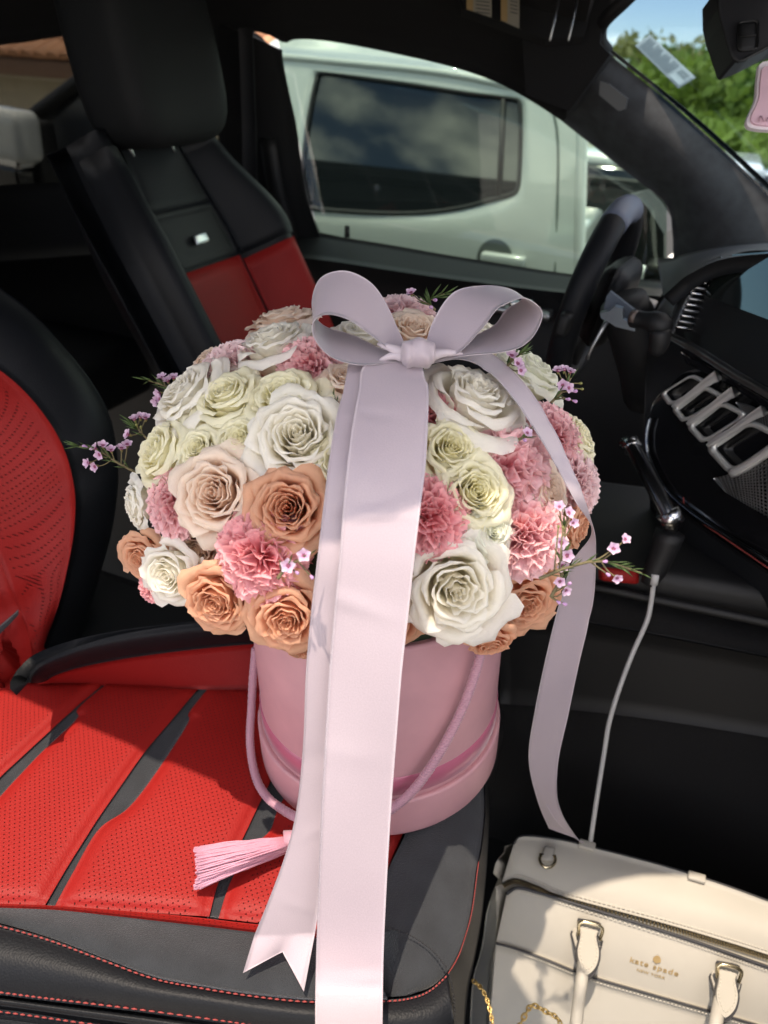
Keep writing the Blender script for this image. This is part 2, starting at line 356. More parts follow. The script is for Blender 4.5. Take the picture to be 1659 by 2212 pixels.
put('window_switch_panel', *rbox(ony(1110, 668, YD-.13), I3, (.16, .05, .015), .006), STEEL, car)
for k in range(3):
    put('window_switch', *rbox(ony(1085+k*28, 658, YD-.135), I3, (.02, .03, .02), .004), CHROME, car)
put('door_speaker_grille', *rbox(ony(1372, 662, YD-.14), [nrm((1, 0, -.15)), (0, 1, 0), nrm((.15, 0, 1))], (.075, .012, .045), .005), mat('perforated_steel', (.30, .30, .31), .4, metal=1, bump=1., bscale=420, btype='VORONOI'), car)
# glass
GL = glass_mat('green_tinted_glass', (.66, .76, .71), .03)
sheet('window_pane', loft([(600, 80), (700, 85), (950, 135), (1130, 205), (1290, 320), (1440, 440)], [(690, 520), (800, 535), (950, 560), (1130, 585), (1290, 605), (1440, 615)], 12, 6, yd(YD+.012)), GL, car, thick=.004)
sheet('rear_window_pane', loft([(-420, 110), (0, 90), (160, 70), (470, 50)], [(-420, 530), (0, 500), (160, 480), (490, 480)], 8, 4, yd(YD+.012)), glass_mat('dark_privacy_glass', (.38, .39, .38), .03), car, thick=.004)
ws = sheet('windscreen', loft([(1270, -120), (1290, 30), (1300, 100), (1500, 280), (1760, 520)], [(2200, -120), (2200, 30), (2200, 100), (2200, 280), (2200, 520)], 12, 8, lambda px, py, u, v: onplane(px, py, np.array([0, YD-.04, 1.5]), nrm((.35, 1, 0)))), glass_mat('clear_windscreen', (.55, .63, .68), .02), car, thick=.004)
# roof (out of frame, throws the shade)
RZ = 1.725
hdr = cr_spline([(-.05, -.222), (.02, -.186), (.06, -.11), (.20, 0), (.40, .10), (.58, .38), (.40, .68), (.14, .87), (-.035, .97), (-.06, 1.1)], 40)  # unseen middle stretched forward past a real header, to darken the cabin
G = np.zeros((40, 12, 3))
for i in range(40):
    for j in range(12):
        v = j/11; G[i, j] = (hdr[i][0]*(1-v)-2.4*v, hdr[i][1], RZ+.03*math.sin(math.pi*min(1, (hdr[i][1]+.21)/1.3)))
sheet('roof_lining', G, HEAD, car, thick=.05, toward=(0, .4, 0))
# near front pillar and windscreen header, out of frame on the right
put('near_front_pillar', *tube(cr_spline([(.0, -.135, 1.745), (.18, -.21, 1.66), (.5, -.34, 1.5), (.85, -.42, 1.25), (1.1, -.46, 1.05)], 16), .03, 10), HEAD, car)
put('header_trim', *join([tube(cr_spline([ony(1420, -70, .96), ony(1352, 0, .98), ony(1310, 40, 1.0), ony(1297, 62, 1.02), ony(1298, 92, 1.03), ony(1312, 112, 1.045)], 14), .012, 8)]), PLA, car)
hp = [ony(px, py, 1.0) for px, py in ((1135, 205), (1120, -60), (1420, -70), (1350, 0), (1300, 50), (1296, 95), (1318, 118), (1230, 240))]
put('corner_trim', *prism(hp, (0, .05, 0)), HEAD, car, smooth=False)
# near sill and floor
put('floor_carpet', *rbox((.35, .0, .32), I3, (1.7, 1.0, .04), .005), CARP, car)
sheet('floor_mat', loft([(1000, 1560), (1250, 1600), (1720, 1700)], [(900, 2300), (1250, 2300), (1800, 2300)], 14, 14, lambda px, py, u, v: onz(px, py, .36)), CARP, car, thick=.01)
put('near_sill', *rbox((-.2, -.5, .38), I3, (3.2, .14, .22), .03), PLA, car)
put('body_side', *rbox((-.3, 1.28, .55), I3, (3.6, .14, .75), .04), mat('black_paint', (.01, .01, .012), .15, coat=1), car)
put('bonnet', *rbox((1.15, .6, 1.12), [nrm((1, 0, -.1)), (0, 1, 0), nrm((.1, 0, 1))], (1.1, 1.7, .05), .02), mat('black_paint', (.01, .01, .012), .15, coat=1), car)
# what encloses the cabin out of frame: passenger-side dash, firewall, near rear door and pillar, the opened front door
put('passenger_dash', *rbox((.80, .10, .92), I3, (.50, 1.15, .62), .06, 3), PLA, car)
put('firewall', *rbox((1.02, .35, .75), I3, (.06, 1.7, .85), .01), PLA, car)
put('near_wing', *rbox((1.35, -.50, .72), I3, (.9, .10, .75), .04), mat('black_paint', (.01, .01, .012), .15, coat=1), car)
put('near_rear_door', *rbox((-1.35, -.44, .80), I3, (1.3, .09, .85), .03), PLA, car)
put('near_centre_pillar', *tube([(-.72, -.46, .4), (-.74, -.44, 1.1), (-.80, -.28, 1.74)], .055, 10), HEAD, car)
put('near_rear_glass', *prism([(-2.0, -.43, 1.22), (-.78, -.43, 1.22), (-.84, -.30, 1.68), (-2.0, -.30, 1.68)], (0, .004, 0)), glass_mat('near_privacy_glass', (.25, .25, .25), .05), car, smooth=False)
put('open_front_door', *rbox((1.02, -.98, .78), [nrm((.25, -1, 0)), nrm((1, .25, 0)), (0, 0, 1)], (1.0, .09, .80), .03), PLA, car)
# bulkhead: the rest of the cabin behind what the picture shows
put('rear_bulkhead', *rbox((-2.4, .4, 1.0), I3, (.05, 1.6, 1.5), .005), HEAD, car)

# ---- sun visor with its warning labels
vis = thing('sun_visor', 'folded black sun visor with paper warning labels under the roof', 'sun visor', at(1130, 30, 1.25))
vp = [at(px, py, 1.27-.0002*(px-1100)) for px, py in ((985, -60), (1000, 20), (1180, 84), (1262, 78), (1300, -60))]
put('visor_flap', *prism(vp, FW*.02), HEAD, vis, smooth=False)
PAP = mat('aged_label_paper', (.20, .18, .14), .8, var=.15); PAPO = mat('orange_label_strip', (.26, .17, .07), .8); PR = mat('label_print', (.07, .065, .06), .8)
def quad_px(name, q, d, m, par, lift=0.):
    return put(name, [at(px, py, d-lift) for px, py in q], [(0, 1, 2, 3)], m, par, smooth=False)
for x0, x1, y1a, y1b in ((1008, 1062, 20, 38), (1082, 1122, 44, 62)):
    l = quad_px('warning_label', ((x0, -20), (x1, -20), (x1, y1b), (x0, y1a)), 1.215, PAP, vis)
    l['label'] = 'paper warning label'
    quad_px('orange_strip', ((x0, -20), (x0+14, -20), (x0+14, y1a+4), (x0, y1a)), 1.215, PAPO, vis, .001)
    for k in range(5):
        quad_px('print_line', ((x0+20, -8+k*8), (x1-4, -4+k*8), (x1-4, -1+k*8), (x0+20, -5+k*8)), 1.215, PR, vis, .001)
for x in (1196, 1236): put('visor_clip_rod', *tube([at(x+18, -30, 1.2), at(x-8, 88, 1.2)], .0018, 6), STEEL, vis)

# ---- inside mirror housing
mir = thing('rear_view_mirror', 'black rear view mirror housing at the top of the windscreen', 'mirror', at(1600, 60, .95))
mo = [at(px, py, .93) for px, py in ((1552, -30), (1553, 18), (1560, 50), (1586, 128), (1592, 131), (1625, 118), (1680, 90), (1760, 60), (1760, -30))]
put('mirror_housing', *prism(mo, FW*.05+np.array([0, 0, .004])), mat('mirror_shell', (.014, .014, .016), .5), mir, smooth=False)
put('housing_rim', *tube(cr_spline([at(px, py, .929) for px, py in ((1552, -30), (1553, 18), (1560, 50), (1588, 130), (1630, 116), (1690, 84))], 20), .0022, 6), PLA, mir)
put('sensor_button', *rbox(at(1615, 78, .928), [nrm(RT*.9+UP*.1), nrm(UP), FW], (.026, .038, .004), .006), PLA, mir)
put('sensor_divider', *rbox(at(1615, 78, .925), [nrm(RT*.9+UP*.1), nrm(UP), FW], (.022, .0012, .003), 0), mat('groove', (.004, .004, .004), .8), mir)

# ---- hanging air freshener
air = thing('air_freshener', 'pink scalloped air freshener tag with pale rim hanging below the mirror', 'air freshener', at(1680, 280, .9))
def smooth_outline(P, n): Q = cr_spline(P+[P[0]], n+1); return Q[:-1]
afo = smooth_outline([(1640, 140), (1655, 132), (1740, 132), (1757, 145), (1745, 190), (1752, 230), (1778, 262), (1765, 284), (1690, 282), (1625, 277), (1613, 262), (1632, 215), (1636, 175)], 60)
afi = (afo-np.array([1692, 208]))*np.array([.88, .87])+np.array([1692, 208])
put('rim', *prism([at(*p, .85) for p in afo], FW*.006), mat('pale_pink_rim', (.72, .64, .68), .6), air, smooth=False)
put('pink_face', *prism([at(*p, .847) for p in afi], FW*.004), mat('dusty_pink_face', (.62, .40, .47), .7, var=.1), air, smooth=False)
put('hanging_cord', *tube([at(1690, 133, .85), at(1690, -20, .9)], .001, 6), mat('white_cord', (.7, .7, .7), .7), air)
lb = []
for k in range(7): lb.append(tube(cr_spline([at(1640+k*16, 262, .8455), at(1644+k*16, 250+(k % 3)*4, .8455), at(1650+k*16, 262-(k % 2)*6, .8455)], 6), .0009, 5))
put('embossed_script', *join(lb), mat('embossed_pink', (.50, .30, .37), .7), air)

# ---- sticker inside the windscreen
stk = thing('windscreen_sticker', 'pale printed information sticker stuck on the windscreen', 'sticker', at(1450, 130, 1.5))
def stq(a, b): # sticker coordinates 0..1
    P = np.array([(1372, 98), (1404, 75), (1503, 167), (1466, 190)], float); return P[0]*(1-a)*(1-b)+P[1]*(1-a)*b+P[2]*a*b+P[3]*a*(1-b)
SD = 1.62
put('paper', *prism([at(*stq(a, b), SD) for a, b in ((0, 0), (1, 0), (1, 1), (0, 1))], FW*.002), mat('sticker_paper', (.50, .56, .55), .7), stk, smooth=False)
pl = []
for k in range(15):
    a = .05+k*.044; e = .9-(.25 if k % 4 == 3 else 0); pl.append(([at(*stq(x, y), SD-.002) for x, y in ((a, .1), (a+.018, .1), (a+.018, e), (a, e))], [(0, 1, 2, 3)]))
put('print_lines', *join(pl), mat('sticker_print', (.24, .28, .29), .8), stk, smooth=False)
put('panel_box', [at(*stq(x, y), SD-.002) for x, y in ((.74, .1), (.97, .1), (.97, .92), (.74, .92))], [(0, 1, 2, 3)], mat('sticker_panel', (.62, .70, .68), .7), stk, smooth=False)
pl = [([at(*stq(x, y), SD-.004) for x, y in ((.76+.03*k, .5), (.775+.03*k, .5), (.775+.03*k, .88), (.76+.03*k, .88))], [(0, 1, 2, 3)]) for k in range(6)]
put('bar_marks', *join(pl), MATS['sticker_print'], stk, smooth=False)

# ================================================================== PASSENGER SEAT
seat = thing('passenger_seat', 'red and black leather front passenger seat under the flower box', 'car seat', (-.1, -.05, .36))
SZ = .90
s0l = [(226, 1476), (165, 1527), (110, 1577), (47, 1635), (0, 1679), (-70, 1750), (-190, 1880), (-260, 1952)]
s0r = [(229, 1478), (168, 1531), (165, 1554), (91, 1624), (45, 1672), (0, 1721), (-130, 1870), (-200, 1952)]
s1l = [(427, 1489), (377, 1548), (313, 1624), (262, 1696), (212, 1768), (175, 1826), (140, 1882), (97, 1956)]
s1r = [(447, 1490), (408, 1540), (404, 1566), (330, 1679), (275, 1747), (212, 1793), (157, 1886), (118, 1958)]
s2l = [(690, 1490), (650, 1570), (610, 1640), (565, 1726), (523, 1814), (495, 1863), (470, 1912), (452, 1980)]
s2r = [(715, 1490), (690, 1560), (660, 1640), (602, 1745), (584, 1793), (546, 1830), (499, 1903), (472, 1984)]
s3 = [(905, 1640), (900, 1690), (890, 1740), (878, 1785), (865, 1812), (846, 1854), (822, 1915), (775, 2018)]
p0l = [(20, 1478), (-60, 1540), (-140, 1610), (-200, 1670), (-280, 1740), (-360, 1830), (-420, 1900), (-470, 1948)]
def zseat(z0=SZ, bow=.0): return lambda px, py, u, v: onz(px, py, z0-.006*u)
for A, B in ((p0l, s0l), (s0r, s1l), (s1r, s2l), (s2r, s3)):
    p = sheet('red_panel', loft(A, B, 44, 22, zseat(SZ), puff=.007), RED_P, seat, thick=.012)
    for E_, sgn in ((A, 1), (B, -1)):
        if E_ is p0l or E_ is s3: continue
        E2 = [(x+sgn*(7+6*i/7), y+2) for i, (x, y) in enumerate(E_)]
        path = cr_spline([onz(x, y, SZ+.0065) for x, y in E2], 40)
        o = put('seam_thread', *stitches(path, 60, .004, .0007), THREAD, None); o.parent = p; o.matrix_parent_inverse = INV[seat]; o['kind'] = 'stuff'
for A, B in ((s0l, s0r), (s1l, s1r), (s2l, s2r)):
    A2 = [(x-6, y) for x, y in A]; B2 = [(x+6, y) for x, y in B]
    sheet('suede_strip', loft(A2, B2, 40, 5, zseat(SZ-.003)), ALC, seat, thick=.006)
# base under the panels, so seams are recessed
sheet('cushion_core', loft([(-470, 1490), (200, 1482), (720, 1488), (930, 1600)], [(-560, 1960), (120, 1962), (560, 2012), (800, 2030)], 20, 12, zseat(SZ-.010)), mat('dark_red_core', (.10, .008, .008), .7), seat, thick=.10)
put('cushion_base', *rbox((-.24, -.06, .72), I3, (.74, .48, .26), .03), PLA, seat)
# red lip + suede bolster towards the door
lip_a = [(-300, 1945), (0, 1952), (127, 1957), (250, 1966), (381, 1977), (470, 1987), (560, 1997), (660, 2003), (772, 2010)]
lip_b = [(-300, 1952), (0, 1958), (127, 1963), (250, 1976), (381, 1991), (470, 2001), (560, 2012), (660, 2022), (772, 2030)]
sheet('red_lip', loft(lip_a, lip_b, 30, 5, lambda px, py, u, v: onz(px, py, SZ-.004+.010*v)), RED_P, seat, thick=.02)
st1 = [(-300, 1955), (-120, 1968), (0, 1994), (110, 2026), (212, 2064), (330, 2107), (423, 2126), (550, 2146), (677, 2158), (757, 2160), (837, 2156)]
lip_c = [(-300, 1950), (-120, 1953), (0, 1957), (127, 1962), (250, 1975), (350, 1986), (430, 1995), (520, 2006), (600, 2014), (690, 2021), (776, 2028)]
sheet('suede_bolster', loft(lip_c, st1, 60, 14, lambda px, py, u, v: onz(px, py, SZ+.004+.016*math.sin(v*math.pi*.62)*min(1, u*2.2))), ALC, seat, thick=.008)
# suede nose of the cushion
nose_in = [(930, 1600), (905, 1690), (880, 1790), (846, 1862), (818, 1930), (775, 2026), (800, 2092), (836, 2154)]
nose_out = [(1040, 1640), (1046, 1740), (1038, 1830), (1028, 1880), (1015, 1976), (994, 2048), (966, 2099), (932, 2131), (885, 2150)]
sheet('suede_nose', loft(nose_in, nose_out, 50, 20, lambda px, py, u, v: onz(px, py, SZ+.006+.012*math.sin(min(1, v*1.3)*math.pi*.5)-.012*v**4)), ALC, seat, thick=.05)
sm = cr_spline([onz(x, y, SZ+.024) for x, y in ((825, 2003), (880, 2018), (930, 2050), (966, 2091))], 20)
put('cross_seam', *stitches(sm, 22, .004, .0008), THREADB, seat)['kind'] = 'stuff'
# leather skirt
sk1 = [(-300, 1956), (-120, 1970), (0, 1997), (110, 2029), (212, 2067), (330, 2110), (423, 2129), (550, 2149), (677, 2161), (837, 2159), (892, 2152), (930, 2136), (966, 2104)]
sk2 = [(-300, 2120), (-120, 2134), (0, 2149), (85, 2160), (169, 2170), (300, 2186), (465, 2208), (560, 2222), (677, 2240), (837, 2262), (900, 2262), (950, 2255), (985, 2235)]
sheet('leather_skirt', loft(sk1, sk2, 60, 12, lambda px, py, u, v: onz(px, py, SZ+.013+.006*math.sin(v*math.pi)-.02*v*v)), BLK, seat, thick=.04)
sk3 = [(-320, 2152), (-130, 2160), (0, 2173), (85, 2184), (169, 2196), (300, 2214), (465, 2238), (560, 2252), (677, 2270), (837, 2290), (900, 2292), (950, 2285), (990, 2262)]
sheet('leather_welt', loft(sk2, sk3, 50, 7, lambda px, py, u, v: onz(px, py, SZ-.020+.008*math.sin(v*math.pi))), BLK, seat, thick=.02)
sk4 = [(x-10, y+230) for x, y in sk3]
sheet('leather_side', loft(sk3, sk4, 40, 8, lambda px, py, u, v: onz(px, py, SZ-.022-.12*v)), BLK, seat, thick=.02)
for ln, zz, n in ((sk1, SZ+.0165, 95), ([(x, y-9) for x, y in sk2], SZ-.0025, 80), ([(x, y+9) for x, y in sk3], SZ-.024, 70)):
    put('red_stitching', *stitches([onz(x, y+4, zz) for x, y in ln], n, .005, .0008), THREAD, seat)['kind'] = 'stuff'
# leather front face (right), falling away to the footwell
ff1 = [(1043, 1640), (1049, 1740), (1041, 1830), (1031, 1880), (1018, 1976), (997, 2048), (969, 2101), (985, 2235)]
ff2 = [(1052, 1640), (1058, 1740), (1055, 1830), (1050, 1900), (1040, 1990), (1026, 2070), (1012, 2140), (1000, 2260)]
sheet('front_face', loft(ff1, ff2, 40, 8, lambda px, py, u, v: onz(px, py, SZ+.006-.16*v**1.5)), BLK, seat, thick=.03)
put('red_stitching', *stitches([onz(x, y, SZ+.0085) for x, y in ((1034, 1862), (1031, 1885), (1018, 1976), (997, 2048), (985, 2076), (968, 2104))], 55, .004, .0007), THREAD, seat)['kind'] = 'stuff'
put('corner_seam', *stitches([onz(969, 2104, SZ+.01), onz(978, 2140, SZ+.0), onz(984, 2212, SZ-.01)], 16, .004, .0009), THREADB, seat)['kind'] = 'stuff'
# far bolster
f1 = [(84, 1479), (100, 1479), (130, 1479), (260, 1483), (400, 1489), (540, 1492), (720, 1496), (920, 1600)]
f2 = [(80, 1476), (98, 1472), (122, 1458), (190, 1438), (330, 1414), (540, 1392), (720, 1388), (960, 1560)]
f3 = [(62, 1474), (66, 1450), (98, 1425), (200, 1386), (330, 1358), (540, 1334), (720, 1330), (1000, 1520)]
sheet('far_red_wing', loft(f1, f2, 40, 8, lambda px, py, u, v: onz(px, py, SZ-.004+.055*v)), RED, seat, thick=.03)
sheet('far_bolster', loft(f2, f3, 40, 8, lambda px, py, u, v: onz(px, py, SZ+.051+.05*math.sin(v*1.6))), BLK, seat, thick=.02)
# backrest at the left
bo = [(-260, 470, .23), (-100, 550, .23), (0, 622, .23), (70, 676, .23), (135, 745, .225), (195, 820, .22), (238, 900, .215), (252, 980, .21), (250, 1050, .20), (232, 1150, .17), (200, 1250, .12), (165, 1370, .06), (128, 1452, .02), (60, 1500, -.04)]
bi = [(-260, 660, .13), (-100, 735, .125), (0, 800, .12), (60, 853, .11), (112, 920, .10), (142, 980, .09), (158, 1040, .085), (163, 1090, .07), (158, 1160, .05), (145, 1230, .03), (128, 1300, .0), (100, 1380, -.03), (72, 1450, -.07), (20, 1500, -.11)]
bm_ = [(-420, 760, .03), (-260, 860, .03), (-160, 930, .03), (-120, 980, .025), (-80, 1050, .02), (-50, 1110, .015), (-20, 1170, .01), (5, 1225, .0), (25, 1275, -.01), (42, 1318, -.03), (55, 1350, -.04), (66, 1390, -.06), (66, 1440, -.08), (15, 1498, -.12)]
bl = [(x-330, y+20, -.12) for x, y, _ in bm_]
def loft3(A, B, n, m, bulge=0.):
    A3 = cr_spline([ony(*q) for q in A], n); B3 = cr_spline([ony(*q) for q in B], n); G = np.zeros((n, m, 3))
    for j in range(m): v = j/(m-1); G[:, j] = A3*(1-v)+B3*v
    if bulge:
        N = normals(G); s = np.sign(np.sum(N*(CAM-G))) or 1
        G = G+N*s*(bulge*np.sin(np.pi*np.linspace(0, 1, m)))[None, :, None]
    return G
sheet('backrest_bolster', loft3(bo, bi, 50, 14, .022), BLK, seat, thick=.06)
sheet('backrest_wing', loft3(bi, bm_, 50, 14, .006), RED_B, seat, thick=.05)
sheet('backrest_centre', loft3(bm_, bl, 50, 14, .008), RED_B, seat, thick=.05)
sheet('backrest_strip', np.array([[ony(x, y+dy*k/3, yy-.008) for k in range(4)] for x, y, dy, yy in ((-140, 1452, 22, -.085), (-60, 1400, 20, -.08), (0, 1352, 17, -.07), (24, 1332, 14, -.058), (40, 1318, 10, -.048))]), ALC, seat, thick=.001)
put('bolster_seam', *stitches([ony(x, y, yy-.016) for x, y, yy in ((0, 668, .215), (60, 712, .213), (130, 790, .20), (185, 870, .195), (205, 950, .19), (212, 1030, .18), (200, 1130, .15), (172, 1240, .10))], 60, .004, .0008), THREAD, seat)['kind'] = 'stuff'

# ================================================================== DRIVER SEAT
dseat = thing('driver_seat', 'black driver seat with red backrest insert and metal badge', 'car seat', (-.4, .72, .36))
LE = R(29); HH = np.array([-math.sin(LE), 0, math.cos(LE)]); NN = np.array([math.cos(LE), 0, math.sin(LE)]); WW = np.array([0, 1., 0])
DB = np.array([-.505, .70, .90])
def sst(a, b, x): t = np.clip((x-a)/(b-a), 0, 1); return t*t*(3-2*t)
def halfw(h): return .236*(1-.26*sst(.36, .60, h))-.02*sst(.15, 0, h)
def dface(w_, h):
    hw = halfw(h); q = abs(w_)/hw; return .085*sst(.46, .80, q)*(1-.55*sst(.36, .58, h))-.06*sst(.86, 1.0, q)**2
def dpt(q, h, off=0.): w_ = q*halfw(h); return DB+HH*h+WW*w_+NN*(dface(w_, h)+off)
def dpatch(name, q0, q1, h0, h1, m, off=0., n=16, k=14, puff=.004):
    G = np.zeros((n, k, 3))
    for i in range(n):
        for j in range(k):
            a, b = i/(n-1), j/(k-1); e = min(a, 1-a, b, 1-b); G[i, j] = dpt(q0+(q1-q0)*a, h0+(h1-h0)*b, off+puff*min(1, e/.1)**.5)
    return sheet(name, G, m, dseat, thick=.012)
G = np.zeros((40, 30, 3))
for i in range(40):
    for j in range(30): G[i, j] = dpt(-1+2*i/39, -.05+.65*j/29, -.006)
sheet('backrest_shell', G, BLK, dseat, thick=.11)
dpatch('red_panel', -.47, .47, -.02, .345, RED_B)
dpatch('red_wing', .49, .86, -.02, .335, RED)
dpatch('badge_panel', -.46, .46, .352, .455, PLA)
dpatch('upper_panel', -.46, .46, .46, .585, BLK)
dpatch('bolster', .49, .985, .345, .57, BLK)
dpatch('bolster', -.985, -.49, -.02, .57, BLK)
dpatch('suede_strip', -.44, .44, .115, .16, ALC, off=.006, puff=.002)
put('metal_badge', *rbox(dpt(0, .395, .012), [WW, HH, NN], (.042, .018, .006), .003), mat('badge_chrome', (.7, .72, .74), .3, metal=1), dseat)
# headrest: rounded block
hc = DB+HH*.71+NN*.075
LH = R(8); HX = np.array([-math.sin(LH), 0, math.cos(LH)]); NX = np.array([math.cos(LH), 0, math.sin(LH)])
bm = bmesh.new(); bmesh.ops.create_cube(bm, size=1); bmesh.ops.subdivide_edges(bm, edges=bm.edges[:], cuts=7, use_grid_fill=True)
V = []
for q in bm.verts:
    a = np.array(q.co)*2; p = 4.6; a = a/max(1e-6, np.sum(np.abs(a)**p)**(1/p))
    V.append(hc+WW*a[0]*.145*(1-.06*max(0, a[1]))+HX*a[1]*.155+NX*(a[2]*.075+.018*a[0]**2-.01*a[1]))
bm.verts.index_update(); f = [tuple(q.index for q in p.verts) for p in bm.faces]; bm.free()
hr = put('headrest', V, f, mat('headrest_leather', (.009, .010, .011), .7, spec=.2, bump=.2, bscale=500), dseat)
for s in (-1, 1): put('headrest_post', *tube([DB+HH*.56+WW*s*.06, DB+HH*.62+WW*s*.06], .006, 8), CHROME, dseat)
put('driver_cushion', *rbox((-.28, .72, .84), [nrm((1, 0, .08)), (0, 1, 0), nrm((-.08, 0, 1))], (.52, .50, .14), .05, 4), BLK, dseat)
put('cushion_insert', *rbox((-.28, .72, .905), [nrm((1, 0, .08)), (0, 1, 0), nrm((-.08, 0, 1))], (.40, .26, .03), .012, 3), RED_P, dseat)

# ================================================================== REAR BENCH (dark, behind the front seats)
rb = thing('rear_bench', 'dark rear bench seat with red insert behind the front seats', 'car seat', (-1.4, .4, .36))
put('bench_back', *rbox((-1.75, .45, 1.05), [nrm((1, 0, .3)), (0, 1, 0), nrm((-.3, 0, 1))], (.18, 1.2, .62), .06, 4), BLK, rb)
put('bench_cushion', *rbox((-1.42, .45, .80), I3, (.6, 1.2, .16), .05, 4), BLK, rb)
put('red_insert', *rbox((-1.40, .55, .885), I3, (.42, .40, .03), .012, 3), RED_P, rb)

# ================================================================== STEERING WHEEL
whl = thing('steering_wheel', 'black leather steering wheel with grey marker band behind the flowers', 'steering wheel', ony(1290, 640, .72))
# plane of the rim seen almost edge-on: spanned by y and the tilted up direction
t0, t1 = ony(1352, 452, .72), ony(1225, 800, .72)
wc = (t0+t1)/2; wu = nrm(t0-t1); wr = np.linalg.norm(t0-t1)/2
wy = nrm(np.array([.10, 1, 0])-wu*(np.array([.10, 1, 0])@wu)); wn = nrm(np.cross(wy, wu))
ring = [wc+wr*(wu*math.cos(a)+wy*math.sin(a)) for a in np.linspace(0, 2*math.pi, 64, endpoint=False)]
put('rim', *tube(ring, .0205, 14, closed=True), BLK, whl)
put('marker_band', *tube([wc+wr*(wu*math.cos(a)+wy*math.sin(a)) for a in np.linspace(-.50, .30, 12)], .0211, 14), mat('grey_band', (.10, .12, .17), .5), whl)
hubc = wc+wn*(.03 if wn[0] > 0 else -.03)
put('hub', *rbox(hubc, [wy, wu, wn], (.15, .13, .05), .03, 3), PLA, whl)
for s in (-1, 1):
    sp = put('spoke', *rbox(wc+wy*s*.11-wu*.01, [wy, wu, wn], (.14, .035, .018), .007), PLA, whl)
sd = ony(1345, 660, .5)
put('spoke_trim', *tube(cr_spline([ony(1330, 668, .60), ony(1308, 700, .58), ony(1285, 740, .57), ony(1268, 775, .57)], 12), [.004]*6+[.003]*6, 8), STEEL, whl)
put('lower_spoke', *tube([wc-wu*.03, wc-wu*(wr-.01)], [.02, .014], 8), PLA, whl)

col = thing('steering_column', 'black steering column with metal shift paddle and stalk', 'steering column', ony(1345, 700, .62))
put('column_shroud', *tube(cr_spline([ony(1345, 650, .60), ony(1380, 740, .62), ony(1420, 840, .66)], 8), [.034, .036, .038, .04, .042, .045, .05, .055], 14), PLA, col)
pd = [ony(px, py, .50) for px, py in ((1296, 676), (1316, 672), (1328, 662), (1345, 667), (1346, 690), (1372, 702), (1372, 716), (1330, 706), (1312, 694), (1298, 688))]
put('shift_paddle', *prism(pd, (.0, .012, 0)), mat('paddle_metal', (.16, .20, .24), .35, metal=.9), col, smooth=False)
put('paddle_plate', *prism([ony(px, py, .53) for px, py in ((1310, 640), (1318, 630), (1395, 690), (1385, 710), (1304, 668))], (0, .01, 0)), mat('blue_grey_plastic', (.07, .09, .12), .5), col, smooth=False)
put('stalk', *tube(cr_spline([ony(1368, 688, .47), ony(1395, 692, .46), ony(1425, 700, .45), ony(1430, 720, .45)], 10), [.012, .012, .011, .011, .012, .014, .015, .015, .014, .008], 12), PLA, col)
put('stalk_tip', *tube(cr_spline([ony(1426, 712, .44), ony(1424, 742, .44), ony(1414, 766, .44)], 8), [.012, .013, .013, .013, .012, .011, .010, .006], 12), PLA, col)
put('stalk_button', *tube([ony(1366, 684, .465), ony(1376, 686, .462)], [.009, .009], 12), mat('brown_button', (.10, .075, .065), .4), col)

# ================================================================== DASHBOARD
dash = thing('dashboard', 'black dashboard with silver framed vents and glossy display', 'dashboard', at(1560, 1250, .95))
def DD(px, py=0): return .965-.0006*(px-1440)
SN = nrm((-.86, -.36, .36)); SP = at(1595, 650, .88)      # plane of the display, facing the rear
def dsc(px, py): return max(DD(px), min(1.25, proj(onplane(px, py, SP, SN))[2]))
def dpx(off=0., k=0.): return lambda px, py, u, v: at(px, py, DD(px)+off+k*v)
SIL = mat('silver_vent_frame', (.62, .62, .60), .3, metal=.55)
# body of the dash, top to knee
top_l = [(1440, 610), (1455, 585), (1480, 568), (1560, 542), (1659, 530), (1800, 520)]
sheet('dash_top', loft([(1420, 560), (1455, 556), (1480, 548), (1560, 532), (1659, 522), (1800, 512)], [(1432, 640), (1460, 615), (1490, 592), (1560, 560), (1659, 548), (1800, 540)], 20, 8, lambda px, py, u, v: at(px, py, DD(px)+.28*(1-v)+.02)), PLA, dash, thick=.02)
sheet('dash_face', loft([(1400, 700), (1440, 620), (1500, 585), (1600, 545), (1700, 540), (1850, 530)], [(1390, 940), (1398, 985), (1440, 1060), (1510, 1128), (1659, 1228), (1850, 1350)], 26, 22, lambda px, py, u, v: at(px, py, dsc(px, py)*(1-min(1, v*1.6))+DD(px)*min(1, v*1.6)+.035)), PLA, dash, thick=.06)
sheet('gloss_bezel', loft([(1402, 905), (1412, 868), (1440, 838), (1490, 800), (1570, 800), (1659, 850), (1780, 920)], [(1398, 925), (1399, 985), (1438, 1058), (1500, 1118), (1580, 1176), (1659, 1226), (1780, 1300)], 30, 12, dpx(.012)), GLOSS, dash, thick=.015)
put('bezel_edge', *tube(cr_spline([at(px, py, DD(px)+.004) for px, py in ((1404, 900), (1396, 940), (1401, 985), (1438, 1056), (1500, 1112), (1580, 1162), (1659, 1210), (1760, 1275))], 50), .0035, 8), mat('dark_chrome_edge', (.16, .18, .20), .15, metal=1), dash)
lo = [(1396, 990), (1440, 1066), (1500, 1124), (1580, 1182), (1659, 1234), (1800, 1330)]
sheet('knee_pad', loft(lo, [(x+6, y+85) for x, y in lo], 26, 8, lambda px, py, u, v: at(px, py, DD(px)+.01+.04*v)), BLK, dash, thick=.03)
sheet('lower_dash', loft([(x+6, y+80) for x, y in lo], [(1420, 1290), (1470, 1340), (1540, 1420), (1600, 1480), (1700, 1560), (1850, 1660)], 26, 8, lambda px, py, u, v: at(px, py, DD(px)+.05+.25*v)), PLA, dash, thick=.03)
